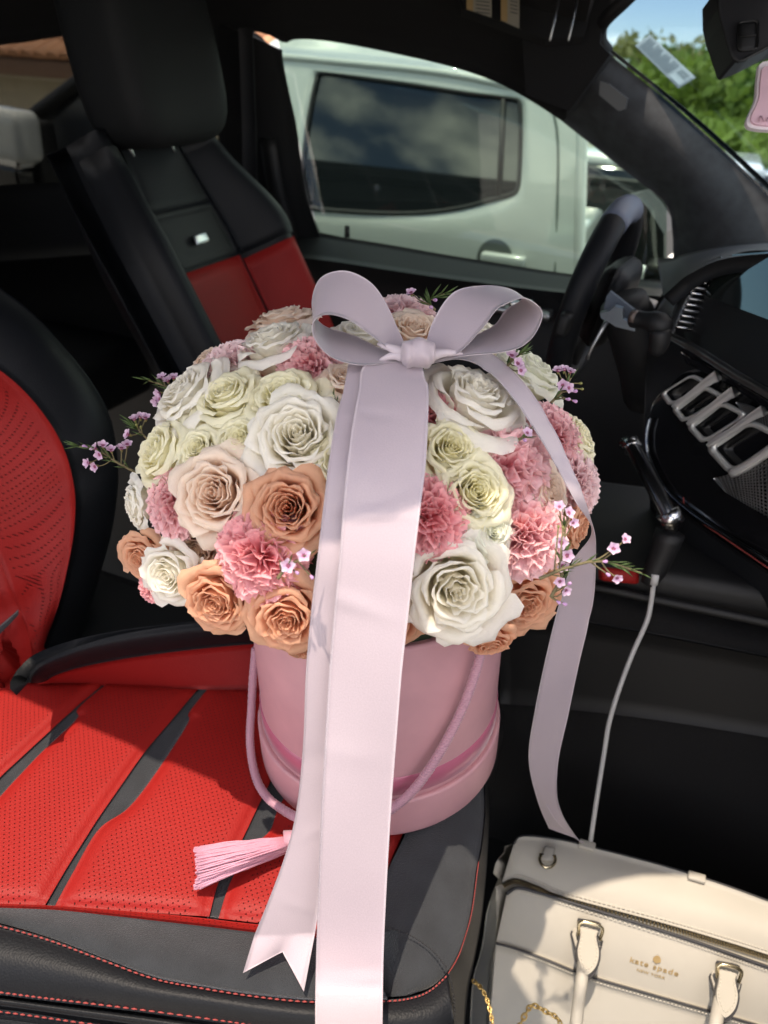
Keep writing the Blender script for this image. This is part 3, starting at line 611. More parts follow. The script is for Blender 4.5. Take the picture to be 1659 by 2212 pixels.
put('red_stitching', *stitches([at(px, py, DD(px)+.006) for px, py in ((1476, 1075), (1480, 1095), (1513, 1127), (1575, 1170), (1659, 1228), (1750, 1292))], 80, .004, .0011), THREAD, dash)['kind'] = 'stuff'
put('footwell_ring', *tube([at(1672+46*math.cos(a), 1362+48*math.sin(a), .98) for a in np.linspace(0, 2*math.pi, 30, endpoint=False)], .006, 8, closed=True), GLOSS, dash)
# display
put('display', *prism([onplane(px, py, SP+SN*-.004, SN) for px, py in ((1515, 640), (1575, 552), (1665, 540), (1720, 536), (1720, 880), (1659, 835), (1560, 780), (1480, 730), (1470, 690))], -SN*.02), PLA, dash, smooth=False)
put('screen', *prism([onplane(px, py, SP, SN) for px, py in ((1526, 620), (1583, 550), (1665, 543), (1716, 540), (1716, 720), (1659, 690), (1526, 640))], -SN*.003), mat('screen_glass', (.012, .016, .014), .03, coat=1, spec=1), dash, smooth=False)
sheet('display_side', loft([(1410, 700), (1416, 675), (1450, 622), (1478, 590), (1555, 553)], [(1442, 720), (1452, 690), (1475, 640), (1505, 597), (1562, 560)], 20, 6, lambda px, py, u, v: at(px, py, dsc(px, py)-.004)), mat('satin_silver_plastic', (.30, .31, .31), .35, metal=.8), dash, thick=.012)
sheet('silver_bar', loft([(1436, 712), (1500, 742), (1580, 792), (1659, 838), (1800, 920)], [(1434, 728), (1496, 762), (1576, 814), (1659, 862), (1800, 946)], 20, 5, lambda px, py, u, v: at(px, py, DD(px)-.010-.004*math.sin(math.pi*v))), mat('satin_silver_bar', (.40, .42, .43), .3, metal=1), dash, thick=.01)
sheet('gloss_strip', loft([(1470, 758), (1580, 818), (1659, 866), (1800, 950)], [(1482, 785), (1580, 836), (1659, 888), (1800, 975)], 14, 4, dpx(-.004)), GLOSS, dash, thick=.01)
for k in range(11):      # fins of the outlet beside the display
    y = 588+k*12.2; x0 = 1512-k*5.2; x1 = 1546-k*4.4 if k > 0 else 1548
    put('outlet_fin', *rbox(at((x0+x1)/2, y, dsc((x0+x1)/2, y)-.006), [nrm(RT-.18*UP), nrm(UP+.18*RT), FW], ((x1-x0)/F*1.0, .0032, .008), .001, 1), STEEL if k % 2 else CHROME, dash)
# four centre vents
vents = [[(1431, 849), (1494, 810), (1533, 830), (1449, 874)], [(1456, 882), (1524, 836), (1563, 858), (1478, 910)], [(1488, 919), (1560, 870), (1612, 896), (1520, 955)], [(1531, 966), (1622, 910), (1700, 950), (1582, 1022)]]
for q in vents:
    q = np.array(q, float); c = q.mean(0); ring = []
    for i in range(4):
        a, b, cc = q[i-1], q[i], q[(i+1) % 4]
        p0 = b+(a-b)*.22; p1 = b+(cc-b)*.22
        for t in np.linspace(0, 1, 5): ring.append((1-t)**2*p0+2*t*(1-t)*b+t*t*p1)
    rr = np.array(ring); Gv = np.zeros((len(rr)+1, 4, 3))
    for i_ in range(len(rr)+1):
        p = rr[i_ % len(rr)]
        for j_, (sc_, of_) in enumerate(((1.13, .004), (1.09, -.006), (.93, -.007), (.84, .006))): p2 = c+(p-c)*sc_; Gv[i_, j_] = at(*p2, DD(p2[0])+of_)
    ring = [c+(p-c)*.86 for p in ring]
    vt = sheet('vent_frame', Gv, SIL, dash)
    def vsub(name, vf, m):
        o = put(name, *vf, m, None); o.parent = vt; o.matrix_parent_inverse = INV[dash]; return o
    vsub('vent_recess', prism([at(*p, DD(p[0])+.010) for p in ring], FW*.03), mat('vent_black', (.004, .004, .005), .8))
    for t in (.33, .68):
        a = q[0]*(1-t)+q[3]*t; b = q[1]*(1-t)+q[2]*t
        vsub('vent_slat', tube([at(*(a*.96+c*.04), DD(a[0])+.002), at(*(b*.96+c*.04), DD(b[0])+.002)], .0036, 6), mat('vent_slat_grey', (.42, .43, .44), .3))
    for t in (.3, .7):
        a = q[0]*(1-t)+q[1]*t; b = q[3]*(1-t)+q[2]*t
        vsub('vent_blade', tube([at(*a, DD(a[0])+.007), at(*b, DD(b[0])+.007)], .0016, 6), MATS['vent_slat_grey'])
    vsub('vent_knob', rbox(at(*c, DD(c[0])), [RT, UP, FW], (.013, .008, .01), .002), PLA)
    vsub('knob_tip', rbox(at(c[0]+6, c[1]-2, DD(c[0])-.006), [RT, UP, FW], (.003, .003, .002), .001), CHROME)
for q in vents[1:]:      # broad bright bridges between the vents
    a, b = np.array(q[0], float), np.array(q[1], float); d = nrm(np.append(b-a, 0))[:2]; nn = np.array([d[1], -d[0]])
    A = [a-nn*1-d*2, (a+b)/2-nn*1, b-nn*2+d*8, b+d*30-nn*6]; B = [a+nn*8-d*2, (a+b)/2+nn*11, b+nn*16+d*6, b+d*36+nn*18]
    sheet('vent_bridge', loft(A, B, 12, 4, lambda px, py, u, v: at(px, py, DD(px)-.011-.003*math.sin(math.pi*v))), SIL, dash, thick=.012)
put('vent_bridge', *tube(cr_spline([at(px, py, DD(px)-.008) for px, py in ((1580, 1022), (1610, 1008), (1659, 975), (1720, 935))], 14), .006, 8), SIL, dash)
def grille_mat():
    m = bpy.data.materials.new('perforated_speaker_metal'); m.use_nodes = True; t = m.node_tree; b = t.nodes['Principled BSDF']
    b.inputs['Metallic'].default_value = 1; b.inputs['Roughness'].default_value = .3
    tcn = t.nodes.new('ShaderNodeTexCoord'); mpp = t.nodes.new('ShaderNodeMapping'); mpp.inputs['Scale'].default_value = (24, 15, 1); t.links.new(tcn.outputs['UV'], mpp.inputs[0])
    vo = t.nodes.new('ShaderNodeTexVoronoi'); vo.inputs['Scale'].default_value = 1; vo.inputs['Randomness'].default_value = 0; t.links.new(mpp.outputs[0], vo.inputs['Vector'])
    rp = t.nodes.new('ShaderNodeValToRGB'); rp.color_ramp.elements[0].position = .30; rp.color_ramp.elements[0].color = (.01, .01, .012, 1); rp.color_ramp.elements[1].position = .36; rp.color_ramp.elements[1].color = (.34, .35, .36, 1)
    t.links.new(vo.outputs['Distance'], rp.inputs[0]); t.links.new(rp.outputs[0], b.inputs['Base Color'])
    bp = t.nodes.new('ShaderNodeBump'); bp.inputs['Strength'].default_value = .6; bp.inputs['Distance'].default_value = .002; t.links.new(rp.outputs[0], bp.inputs['Height']); t.links.new(bp.outputs[0], b.inputs['Normal'])
    return m
GRI = grille_mat()
sheet('speaker_grille', loft([(1540, 1034), (1600, 1016), (1660, 992), (1760, 950)], [(1565, 1062), (1610, 1090), (1665, 1122), (1790, 1200)], 14, 10, dpx(-.002)), GRI, dash, thick=.004)
sheet('speaker_grille', loft([(1588, 868), (1620, 876), (1659, 896), (1740, 940)], [(1608, 900), (1630, 914), (1665, 932), (1760, 985)], 10, 6, dpx(-.002)), GRI, dash, thick=.004)

# ================================================================== CENTRE CONSOLE
con = thing('centre_console', 'black carpeted centre console with ribbed metal grab handle', 'console', (.2, .42, .36))
put('console_body', *rbox((.2, .43, .66), I3, (1.5, .24, .60), .02), CARP, con)
put('console_top', *rbox((.16, .43, .985), [nrm((1, 0, .12)), (0, 1, 0), nrm((-.12, 0, 1))], (.9, .25, .05), .015), PLA, con)
put('console_edge', *tube(cr_spline([ony(1090, 1248, .30), ony(1250, 1262, .297), ony(1420, 1296, .295), ony(1659, 1345, .29), ony(1900, 1400, .29)], 16), .006, 8), PLA, con)
sheet('carpet_seam_panel', loft([(1080, 1330), (1250, 1345), (1450, 1380), (1700, 1430)], [(1080, 1520), (1250, 1535), (1450, 1560), (1700, 1600)], 14, 6, lambda px, py, u, v: ony(px, py, .302)), PLA, con, thick=.006)
ha, hb = at(1366, 966, .93), at(1446, 1118, .86)
hp_ = cr_spline([at(1352, 958, .95), ha, (ha+hb)/2+np.array([.0, -.006, .004]), hb, at(1452, 1138, .87)], 40)
gh = put('grab_handle', *tube(hp_, [.010]*40, 12), mat('dark_chrome', (.18, .19, .2), .25, metal=1), con)
for k in range(10):
    i = 5+k*3; d = nrm(hp_[i+1]-hp_[i-1]); u = nrm(np.cross(d, UP)); o = put('handle_rib', *tube([hp_[i]-d*.0025, hp_[i]+d*.0022], .0132, 12), CHROME, None); o.parent = gh; o.matrix_parent_inverse = INV[con]
put('handle_cap', *tube([at(1440, 1104, .86), at(1456, 1130, .862)], [.015, .0135], 14), CHROME, con)
put('handle_cap', *tube([at(1360, 952, .935), at(1370, 972, .93)], [.011, .013], 14), CHROME, con)
put('handle_strut', *tube(cr_spline([at(1448, 1150, .885), at(1425, 1210, .9), at(1400, 1262, .91)], 8), [.018, .018, .017, .016, .015, .014, .012, .01], 10), PLA, con)
put('red_latch', *rbox(at(1336, 1243, .93), [nrm(RT-.1*UP), UP, FW], (.05, .018, .02), .006), RED, con)
put('cup_holder_panel', *rbox((-.1, .42, 1.03), I3, (.35, .2, .03), .01), GLOSS, con)

# ---- charging cable
cab = thing('charging_cable', 'thin pale grey charging cable hanging from console into handbag', 'cable', at(1410, 1262, .9))
cpts = [at(1412, 1258, .90), at(1405, 1310, .915), at(1396, 1345, .92), at(1365, 1415, .93), at(1337, 1490, .94), at(1316, 1560, .95), at(1306, 1620, .955), at(1290, 1720, .965), at(1276, 1815, .985), at(1274, 1840, 1.03)]
put('cable_sleeve', *tube(cr_spline(cpts, 60), .0031, 10), mat('pale_grey_rubber', (.50, .50, .49), .5), cab)
put('plug', *tube([at(1416, 1240, .895), at(1412, 1262, .90)], [.005, .005], 10), MATS['pale_grey_rubber'], cab)

# ================================================================== HANDBAG
bag = thing('handbag', 'cream leather handbag with gold lettering and rolled handles in the footwell', 'handbag', onz(1350, 2250, .38))
def bag_leather():
    m = bpy.data.materials.new('cream_saffiano_leather'); m.use_nodes = True; t = m.node_tree; b = t.nodes['Principled BSDF']
    b.inputs['Roughness'].default_value = .48; b.inputs['Specular IOR Level'].default_value = .3
    tcn = t.nodes.new('ShaderNodeTexCoord'); mpp = t.nodes.new('ShaderNodeMapping'); mpp.inputs['Rotation'].default_value = (0, 0, R(35)); t.links.new(tcn.outputs['Object'], mpp.inputs[0])
    n = t.nodes.new('ShaderNodeTexNoise'); n.inputs['Scale'].default_value = 8; n.inputs['Detail'].default_value = 4; t.links.new(tcn.outputs['Object'], n.inputs[0])
    r = t.nodes.new('ShaderNodeValToRGB'); r.color_ramp.elements[0].color = (.42, .395, .345, 1); r.color_ramp.elements[1].color = (.50, .47, .41, 1); t.links.new(n.outputs[0], r.inputs[0]); t.links.new(r.outputs[0], b.inputs['Base Color'])
    wv = t.nodes.new('ShaderNodeTexWave'); wv.inputs['Scale'].default_value = 260; wv.inputs['Distortion'].default_value = 4; wv.inputs['Detail'].default_value = 2; t.links.new(mpp.outputs[0], wv.inputs[0])
    bp = t.nodes.new('ShaderNodeBump'); bp.inputs['Strength'].default_value = .22; bp.inputs['Distance'].default_value = .0006; t.links.new(wv.outputs[0], bp.inputs['Height']); t.links.new(bp.outputs[0], b.inputs['Normal'])
    return m
CRM = bag_leather(); DKE = mat('dark_edge_paint', (.03, .03, .035), .5); CTH = mat('cream_thread', (.62, .58, .50), .8)
ZA, ZB = .665, .640
bk = [(1109, 1826), (1128, 1808), (1200, 1814), (1280, 1832), (1437, 1873), (1560, 1912), (1659, 1948), (1850, 2020)]
zp = [(1084, 1906), (1112, 1896), (1160, 1912), (1218, 1936), (1437, 1995), (1560, 2031), (1659, 2062), (1850, 2124)]
fr = [(1094, 1932), (1117, 1919), (1165, 1930), (1218, 1946), (1437, 2014), (1560, 2055), (1659, 2090), (1850, 2155)]
def bz(px, py, u, v): return onz(px, py, ZA-(ZA-ZB)*v+.006*math.sin(math.pi*v))
sheet('top_panel', loft(bk, zp, 40, 10, bz), CRM, bag, thick=.02)
sheet('zip_tape', loft(zp, fr, 40, 4, lambda px, py, u, v: onz(px, py, ZB-.010)), mat('grey_zip_tape', (.22, .22, .21), .8), bag, thick=.01)
zc = cr_spline([onz(x+2, y+8, ZB-.004) for x, y in zp], 130); zt = []
for i in range(1, 129):
    d = nrm(zc[i+1]-zc[i-1]); zt.append(rbox(zc[i], [d, np.cross([0, 0, 1.], d), np.array([0, 0, 1.])], (.0016, .0055, .002), 0))
put('zip_teeth', *join(zt), PALEGOLD, bag, smooth=False)['kind'] = 'stuff'
# front: plane leaning towards the door
pk = [(1071, 2038), (1110, 2048), (1174, 2071), (1262, 2106), (1394, 2145), (1534, 2185), (1640, 2216), (1850, 2280)]
bt = [(1050, 2300), (1090, 2312), (1160, 2335), (1262, 2370), (1394, 2412), (1534, 2450), (1640, 2480), (1850, 2540)]
ZF0, ZF1, ZF2 = .640, .575, .44
sheet('front_panel', loft(fr, pk, 40, 12, lambda px, py, u, v: onz(px, py, ZF0-(ZF0-ZF1)*v+.004*math.sin(math.pi*v))), CRM, bag, thick=.02)
sheet('front_pocket', loft(pk, bt, 40, 12, lambda px, py, u, v: onz(px, py, ZF1+.006-(ZF1-ZF2)*v+.006*math.sin(math.pi*v))), CRM, bag, thick=.02)
put('panel_piping', *tube(cr_spline([onz(x, y-1, ZF0+.002) for x, y in fr], 50), .0022, 6), DKE, bag)
put('pocket_edge', *tube(cr_spline([onz(x, y, ZF1+.005) for x, y in pk], 50), .0016, 6), DKE, bag)
put('back_edge', *tube(cr_spline([onz(x, y-1, ZA-.002) for x, y in bk], 50), .0022, 6), DKE, bag)
gs_a = [(1109, 1826), (1095, 1860), (1084, 1906), (1094, 1932), (1080, 1990), (1071, 2038), (1058, 2100), (1050, 2300)]
gs_b = [(1098, 1850), (1078, 1895), (1062, 1935), (1050, 1975), (1045, 2020), (1036, 2065), (1020, 2130), (1010, 2310)]
sheet('side_gusset', loft(gs_a, gs_b, 24, 8, lambda px, py, u, v: onz(px, py, (ZA-.005)*(1-u)+(ZF2)*u-.10*v)), CRM, bag, thick=.01)
bb = [onz(x, y, z) for x, y, z in ((1128, 1812, ZA-.025), (1850, 2022, ZA-.025), (1850, 2540, ZF2-.02), (1060, 2300, ZF2-.02))]
put('bag_bottom', *prism(bb, (0, .04, -.10)), CRM, bag, smooth=False)
for ln, zz in (([(x+3, y-7) for x, y in zp], ZB+.004), ([(x+3, y+8) for x, y in fr], ZF0+.001), ([(x+5, y+9) for x, y in pk], ZF1+.006)):
    put('cream_stitching', *stitches([onz(x, y, zz) for x, y in ln[1:]], 95, .003, .0007), CTH, bag)['kind'] = 'stuff'
# D ring and strap lugs
dr = [onz(1183+17*math.cos(a)*(1 if math.sin(a) > -.2 else .9), 1855+19*math.sin(a), ZA+.006) for a in np.linspace(-.3, math.pi+.3, 16)]
put('d_ring', *tube(dr, .0022, 8), PALEGOLD, bag)
put('d_ring_bar', *tube([onz(1165, 1846, ZA+.006), onz(1201, 1850, ZA+.006)], .002, 8), PALEGOLD, bag)
put('ring_tab', *rbox(onz(1184, 1846, ZA+.004), [nrm(onz(1200, 1850, ZA)-onz(1165, 1846, ZA)), np.array([0, 1., 0]), np.array([0, 0, 1.])], (.016, .022, .008), .003), CRM, bag)
for x, y in ((1268, 1826), (1505, 1895)):
    put('strap_lug', *rbox(onz(x, y, ZA+.004), [nrm(onz(x+20, y+6, ZA)-onz(x, y, ZA)), np.array([0, 1., 0]), np.array([0, 0, 1.])], (.022, .012, .006), .002), CRM, bag)
# handles: keeper bars, leaf tabs, rolled straps
for (tx, ty, sx, strap) in ((1268, 1998, 1., [(1262, 2060), (1256, 2120), (1248, 2180), (1240, 2260)]), (1568, 2090, 1., [(1556, 2160), (1545, 2220), (1536, 2300)])):
    hz = .645 if tx < 1400 else .645
    back = smooth_outline([(tx-32, ty+20), (tx-20, ty-8), (tx+28, ty+2), (tx+32, ty+30), (tx+22, ty+62), (tx+2, ty+78), (tx-18, ty+62)], 30)
    bc_ = np.mean(back, axis=0); put('backing_edge', *prism([onz(x, y, hz-.0275) for x, y in (back-bc_)*1.12+bc_], (0, .001, -.003)), DKE, bag, smooth=False)
    put('handle_backing', *prism([onz(x, y, hz-.024) for x, y in back], (0, .001, -.004)), CRM, bag, smooth=False)
    leaf = smooth_outline([(tx-16, ty-6), (tx+26, ty+4), (tx+20, ty+26), (tx+26, ty+62), (tx+18, ty+92), (tx-2, ty+108), (tx-14, ty+86), (tx-20, ty+56), (tx-14, ty+24)], 36)
    lc = np.mean(leaf, axis=0); edge = (leaf-lc)*1.17+lc
    put('tab_edge', *prism([onz(x, y, hz-.010) for x, y in edge], (0, .001, -.008)), DKE, bag, smooth=False)
    tb = put('handle_tab', *prism([onz(x, y, hz-.004) for x, y in leaf], (0, .001, -.006)), CRM, bag, smooth=False)
    put('cream_stitching', *stitches([onz(x, y, hz-.0035) for x, y in (leaf-lc)*.82+lc], 26, .003, .0007), CTH, bag)['kind'] = 'stuff'
    put('keeper_bar', *tube(cr_spline([onz(tx-18, ty+22, hz-.012), onz(tx-14, ty-6, hz+.004), onz(tx+32, ty+6, hz+.004), onz(tx+28, ty+32, hz-.012)], 16), .0022, 8), PALEGOLD, bag)
    put('handle_strap', *tube(cr_spline([onz(strap[0][0], strap[0][1], hz-.012)]+[onz(x, y, hz-.014-.03*i) for i, (x, y) in enumerate(strap[1:])], 24), [.0075]*24, 12), CRM, bag)
# gilt lettering on the front panel
lo_, lx = onz(1358, 2062, .617), onz(1464, 2094, .617)
ex = nrm(lx-lo_); pn = nrm(np.cross(ex, onz(1350, 2100, .590)-onz(1358, 2062, .617))); pn = pn if pn[2] > 0 else -pn; ey = np.cross(pn, ex)
wlet = np.linalg.norm(lx-lo_)
def on_panel(P, lift):
    px, py, _ = proj(P); fx, fy = np.array(fr, float).T; kx, ky = np.array(pk, float).T
    v = min(1, max(0, (py-np.interp(px, fx, fy))/(np.interp(px, kx, ky)-np.interp(px, fx, fy))))
    return onz(px, py, ZF0-(ZF0-ZF1)*v+.004*math.sin(math.pi*v)+.0012+lift)
def lettering(name, body, origin, width, m, par, spacing=1.0):
    fc = bpy.data.curves.new(name, 'FONT'); fc.body = body; fc.size = 1; fc.extrude = .012; fc.offset = .014; fc.space_character = spacing; fc.resolution_u = 3
    tmp = bpy.data.objects.new('tmp', fc); COL.objects.link(tmp); bpy.context.view_layer.update()
    me = bpy.data.meshes.new_from_object(tmp.evaluated_get(bpy.context.evaluated_depsgraph_get())); bpy.data.objects.remove(tmp)
    V = np.array([v.co[:] for v in me.vertices]); s = width/(V[:, 0].max()-V[:, 0].min()); V[:, 0] -= V[:, 0].min()
    W = [on_panel(origin+ex*(v[0]*s)+ey*(v[1]*s), v[2]*s) for v in V]; f = [tuple(p.vertices) for p in me.polygons]; bpy.data.meshes.remove(me)
    return put(name, W, f, m, par, smooth=False)
base = onz(1360, 2078, .613)
lettering('gilt_lettering', 'kate spade', base, wlet*.98, GILT, bag, 1.15)
lettering('gilt_lettering', 'NEW YORK', base+ex*wlet*.18-ey*.0105, wlet*.58, GILT, bag, 1.1)
spc = base+ex*wlet*.50+ey*.0165; sp = []
for a in np.linspace(0, 2*math.pi, 28, endpoint=False):
    r = .0040*(1-.35*math.sin(a)) if math.sin(a) < 0 else .0040*(1-.25*math.cos(2*a)*0+.35*math.sin(a)**6)
    sp.append(spc+ex*r*math.cos(a)*1.15+ey*r*math.sin(a))
put('gilt_spade', *prism([on_panel(p, 0) for p in sp], pn*.0008), GILT, bag, smooth=False)
put('gilt_spade_stem', *prism([on_panel(spc-ey*.003+ex*x+ey*y, 0) for x, y in ((-.0006, 0), (.0006, 0), (.0016, -.0032), (-.0016, -.0032))], pn*.0008), GILT, bag, smooth=False)

# ---- gold chain lying on the bag
ch = thing('gold_chain', 'gold curb chain trailing over the lower handbag corner', 'chain', onz(1060, 2200, .56))
def chain(pts, zs, n):
    P = cr_spline([onz(x, y, z) for (x, y), z in zip(pts, zs)], n*2+1)
    for k in range(n):
        c = P[2*k+1]; d = nrm(P[2*k+2]-P[2*k]); L = np.linalg.norm(P[2*k+2]-P[2*k])*.72
        up = np.array([0, 0, 1.]) if k % 2 else nrm(np.cross(d, [0, 0, 1.])); u = nrm(up-d*(up@d))
        put('link', *tube([c+d*L*math.cos(a)+u*L*.62*math.sin(a) for a in np.linspace(0, 2*math.pi, 14, endpoint=False)], .0011, 6, closed=True), GOLD, ch)
chain([(1022, 2118), (1040, 2136), (1052, 2160), (1060, 2190), (1066, 2225)], [.60, .605, .602, .598, .59], 13)
chain([(1118, 2225), (1136, 2190), (1150, 2172), (1180, 2186), (1204, 2200), (1215, 2226)], [.585, .59, .592, .59, .588, .58], 14)
# pale pouch under the chain, at the bag's corner

# ================================================================== HAT BOX
PB = np.array([.0071, .0102, SZ+.004]); PA = nrm((-.0694, .018, 1)); PR1 = .1347
box = thing('hat_box', 'round pink flower box with satin band standing on the red seat', 'box', PB)
PINK = mat('dusty_pink_card', (.58, .30, .325), .5, var=.05, vscale=30, bump=.06, bscale=900)
PINKB = mat('pink_satin_band', (.48, .13, .20), .2, sheen=.3)
put('box_wall', *lathe([(.02, .232), (PR1-.012, .232), (PR1-.008, .234), (PR1-.006, .230), (PR1-.006, .12), (PR1-.006, .03)], 96, PB, PA), PINK, box)
put('box_base', *lathe([(.0, .0), (PR1-.004, .0), (PR1-.001, .001), (PR1, .004), (PR1, .046), (PR1-.0008, .0485), (PR1-.003, .049), (PR1-.007, .047)], 96, PB, PA), PINK, box)
put('satin_band', *lathe([(PR1-.0062, .053), (PR1-.0045, .0545), (PR1-.0045, .0765), (PR1-.0062, .078)], 96, PB, PA), PINKB, box)
put('floral_foam', *lathe([(.0, .285), (.08, .28), (.115, .255), (.122, .225), (.122, .20)], 40, PB, PA), FOAM, box)
# twisted carrying cord hanging in a long loop, and its tassel
pu = nrm(np.cross([0, 1, 0], PA)); pv = np.cross(PA, pu)
def on_box(ang, h, r): return PB+PA*h+r*(pu*math.cos(ang)+pv*math.sin(ang))
def box_hit(px, py, r):
    d = ray(px, py); o = CAM-PB; dp = d-PA*(d@PA); op = o-PA*(o@PA); a = dp@dp; b = op@dp; c = op@op-r*r; q = b*b-a*c
    t = (-b-math.sqrt(max(q, 0)))/a; return CAM+d*t
cpx = [(1052, 1340), (1042, 1395), (1026, 1455), (1005, 1515), (975, 1580), (935, 1650), (890, 1710), (845, 1748), (790, 1778), (740, 1790), (690, 1785), (640, 1765)]
cord = [box_hit(x, y, PR1+(.005 if i < 5 else .006+.002*(i-4))) for i, (x, y) in enumerate(cpx)]
cord += [at(610, 1748, .728), at(580, 1725, .742), at(557, 1690, .760), at(544, 1640, .778), at(540, 1590, .788), at(543, 1530, .795), at(546, 1470, .785), at(552, 1400, .768)]
CP = cr_spline(cord, 260)
CORDM = mat('pink_cord', (.48, .25, .31), .45, sheen=.4)
def helix(P, rad, turns, ph, sr, name, par, m):
    T = np.gradient(P, axis=0); T /= np.linalg.norm(T, axis=1, keepdims=True); u = np.cross(T[0], [0, 0, 1.]); Q = []
    for i in range(len(P)):
        u = u-T[i]*(u@T[i]); u /= np.linalg.norm(u); v = np.cross(T[i], u); a = ph+2*math.pi*turns*i/len(P); Q.append(P[i]+rad*(u*math.cos(a)+v*math.sin(a)))
    return put(name, *tube(Q, sr, 6), m, par)
CPf = cr_spline(cord, 620)
for k in range(3): helix(CPf, .0029, 78, k*2*math.pi/3, .0019, 'cord_strand', box, CORDM)
tas = thing('tassel', 'pink thread tassel lying on the red seat beside the forked ribbon', 'tassel', onz(520, 1870, SZ+.01))
TASM = mat('pink_tassel_thread', (.58, .27, .36), .6, sheen=.3); tl = []
rng = random.Random(3)
for k in range(190):
    a = rng.random(); lay = rng.random(); x1 = 421+rng.uniform(-5, 5)+6*math.sin(a*3); y1 = 1828+a*92+rng.uniform(-3, 3); x0 = 612+rng.uniform(-4, 8); y0 = 1808+a*34
    zz = SZ+.012+.016*math.sin(math.pi*a)*lay
    P = cr_spline([onz(x0, y0, SZ+.014+.014*math.sin(math.pi*a)), onz((x0+x1)/2, (y0+y1)/2-2+4*rng.random(), zz+.008), onz(x1+(0 if k % 3 else 6), y1, zz)], 8)
    P[1:-1] += np.array([[rng.uniform(-1, 1)*.0006 for _ in range(3)] for _ in range(6)]); tl.append(tube(P, .00085, 5))
put('thread', *join(tl), TASM, tas)['kind'] = 'stuff'
put('tassel_neck', *tube([onz(616, 1820, SZ+.020), onz(650, 1812, SZ+.022)], [.011, .008], 12), CORDM, tas)

# ================================================================== FLOWERS
BC = np.array([-.049, .064, 1.226]); BR = np.array([.228, .228, .137])
def dome(px, py, k=1.):
    d = ray(px, py); o = (CAM-BC)/(BR*k); dd = d/(BR*k); a = dd@dd; b = o@dd; c = o@o-1; q = b*b-a*c
    t = (-b-math.sqrt(q))/a if q > 0 else -b/a
    P = CAM+d*t; n = nrm((P-BC)/(BR*k)**2)
    return P, n
# ---- rose petals (unit radius), a few variants shared by all roses
EXP = (.95, 1.15, 1.35, 1.05, 1.25, 1.45)
def rose_variant(seed, n=27, opened=1.):
    rg = random.Random(seed); out = []
    for i in range(n):
        t = i/(n-1); ph = i*2.39996+rg.uniform(-.12, .12)
        ex_p = EXP[seed % len(EXP)]; rho = .04+.70*t**ex_p*opened
        w_ = 1.7*(1-t)+.98*t; w_ *= rg.uniform(.88, 1.12)
        zt = .50+.05*math.sin(t*3)-.34*t**2.4+rg.uniform(-.035, .035)
        fl = .005+.03*t+.26*t**2.4; cu = .0+.03*t+.13*t**2.6*rg.uniform(.6, 1.5)
        prof = np.array([(.03+.12*t, -.55), (rho*.62+.02, -.28), (rho*.9, zt*.35-.02), (rho*.98+fl*.1, zt*.80), (rho+fl*.42, zt), (rho+fl*.85, zt+.02-cu*.25), (rho+fl*1.12, zt-cu)])
        nu, ns = 13, 11; pr = cr_spline(prof, 60); V = []; A = []
        k1, k2 = rg.uniform(1.5, 3.5), rg.uniform(3, 6); p1, p2 = rg.uniform(0, 6), rg.uniform(0, 6); am = (.012+.045*t)*rg.uniform(.6, 1.4)
        peak = rg.uniform(-.05, .16)*t; skew = rg.uniform(.05, .11)
        for a in range(nu):
            u = -1+2*a/(nu-1)
            smax = 1-.30*abs(u)**3.2-peak*(abs(u)-.0)*.6
            notch = -.05*t*math.exp(-(u*6)**2)*(1 if seed % 2 else -1)
            for b in range(ns):
                s = b/(ns-1); e = min(1, max(0, s*smax+notch*s**4)); x = e*59; i0 = min(int(x), 58); r_, z_ = pr[i0]*(1-(x-i0))+pr[i0+1]*(x-i0)
                r_ = r_*(1+skew*u*(.4+s))+am*s**2.5*math.sin(k1*u*math.pi+p1)+am*.35*s**4*math.sin(k2*u*math.pi+p2)
                z_ = z_+am*.7*s**3*math.sin(k2*u*math.pi*.8+p2)
                th = ph+u*w_*(.55+.45*min(1, s*1.7)); V.append((r_*math.cos(th), r_*math.sin(th), z_)); A.append(min(1, s*.85+.25*t))
        out.append((V, grid_faces(nu, ns), A))
    return out
def mesh_of(name, V, f, A):
    me = bpy.data.meshes.new(name); me.from_pydata([tuple(v) for v in V], [], f); me.update(); me.polygons.foreach_set('use_smooth', [True]*len(me.polygons))
    a = me.attributes.new('tip', 'FLOAT', 'POINT'); a.data.foreach_set('value', np.asarray(A, float)); me.materials.append(None); return me
ROSE_MESH = [[mesh_of('petal', *p) for p in rose_variant(s, (26, 23, 28, 21, 25, 30)[s % 6], .97+.03*(s % 3))] for s in (12, 13, 14, 15, 16, 17)]
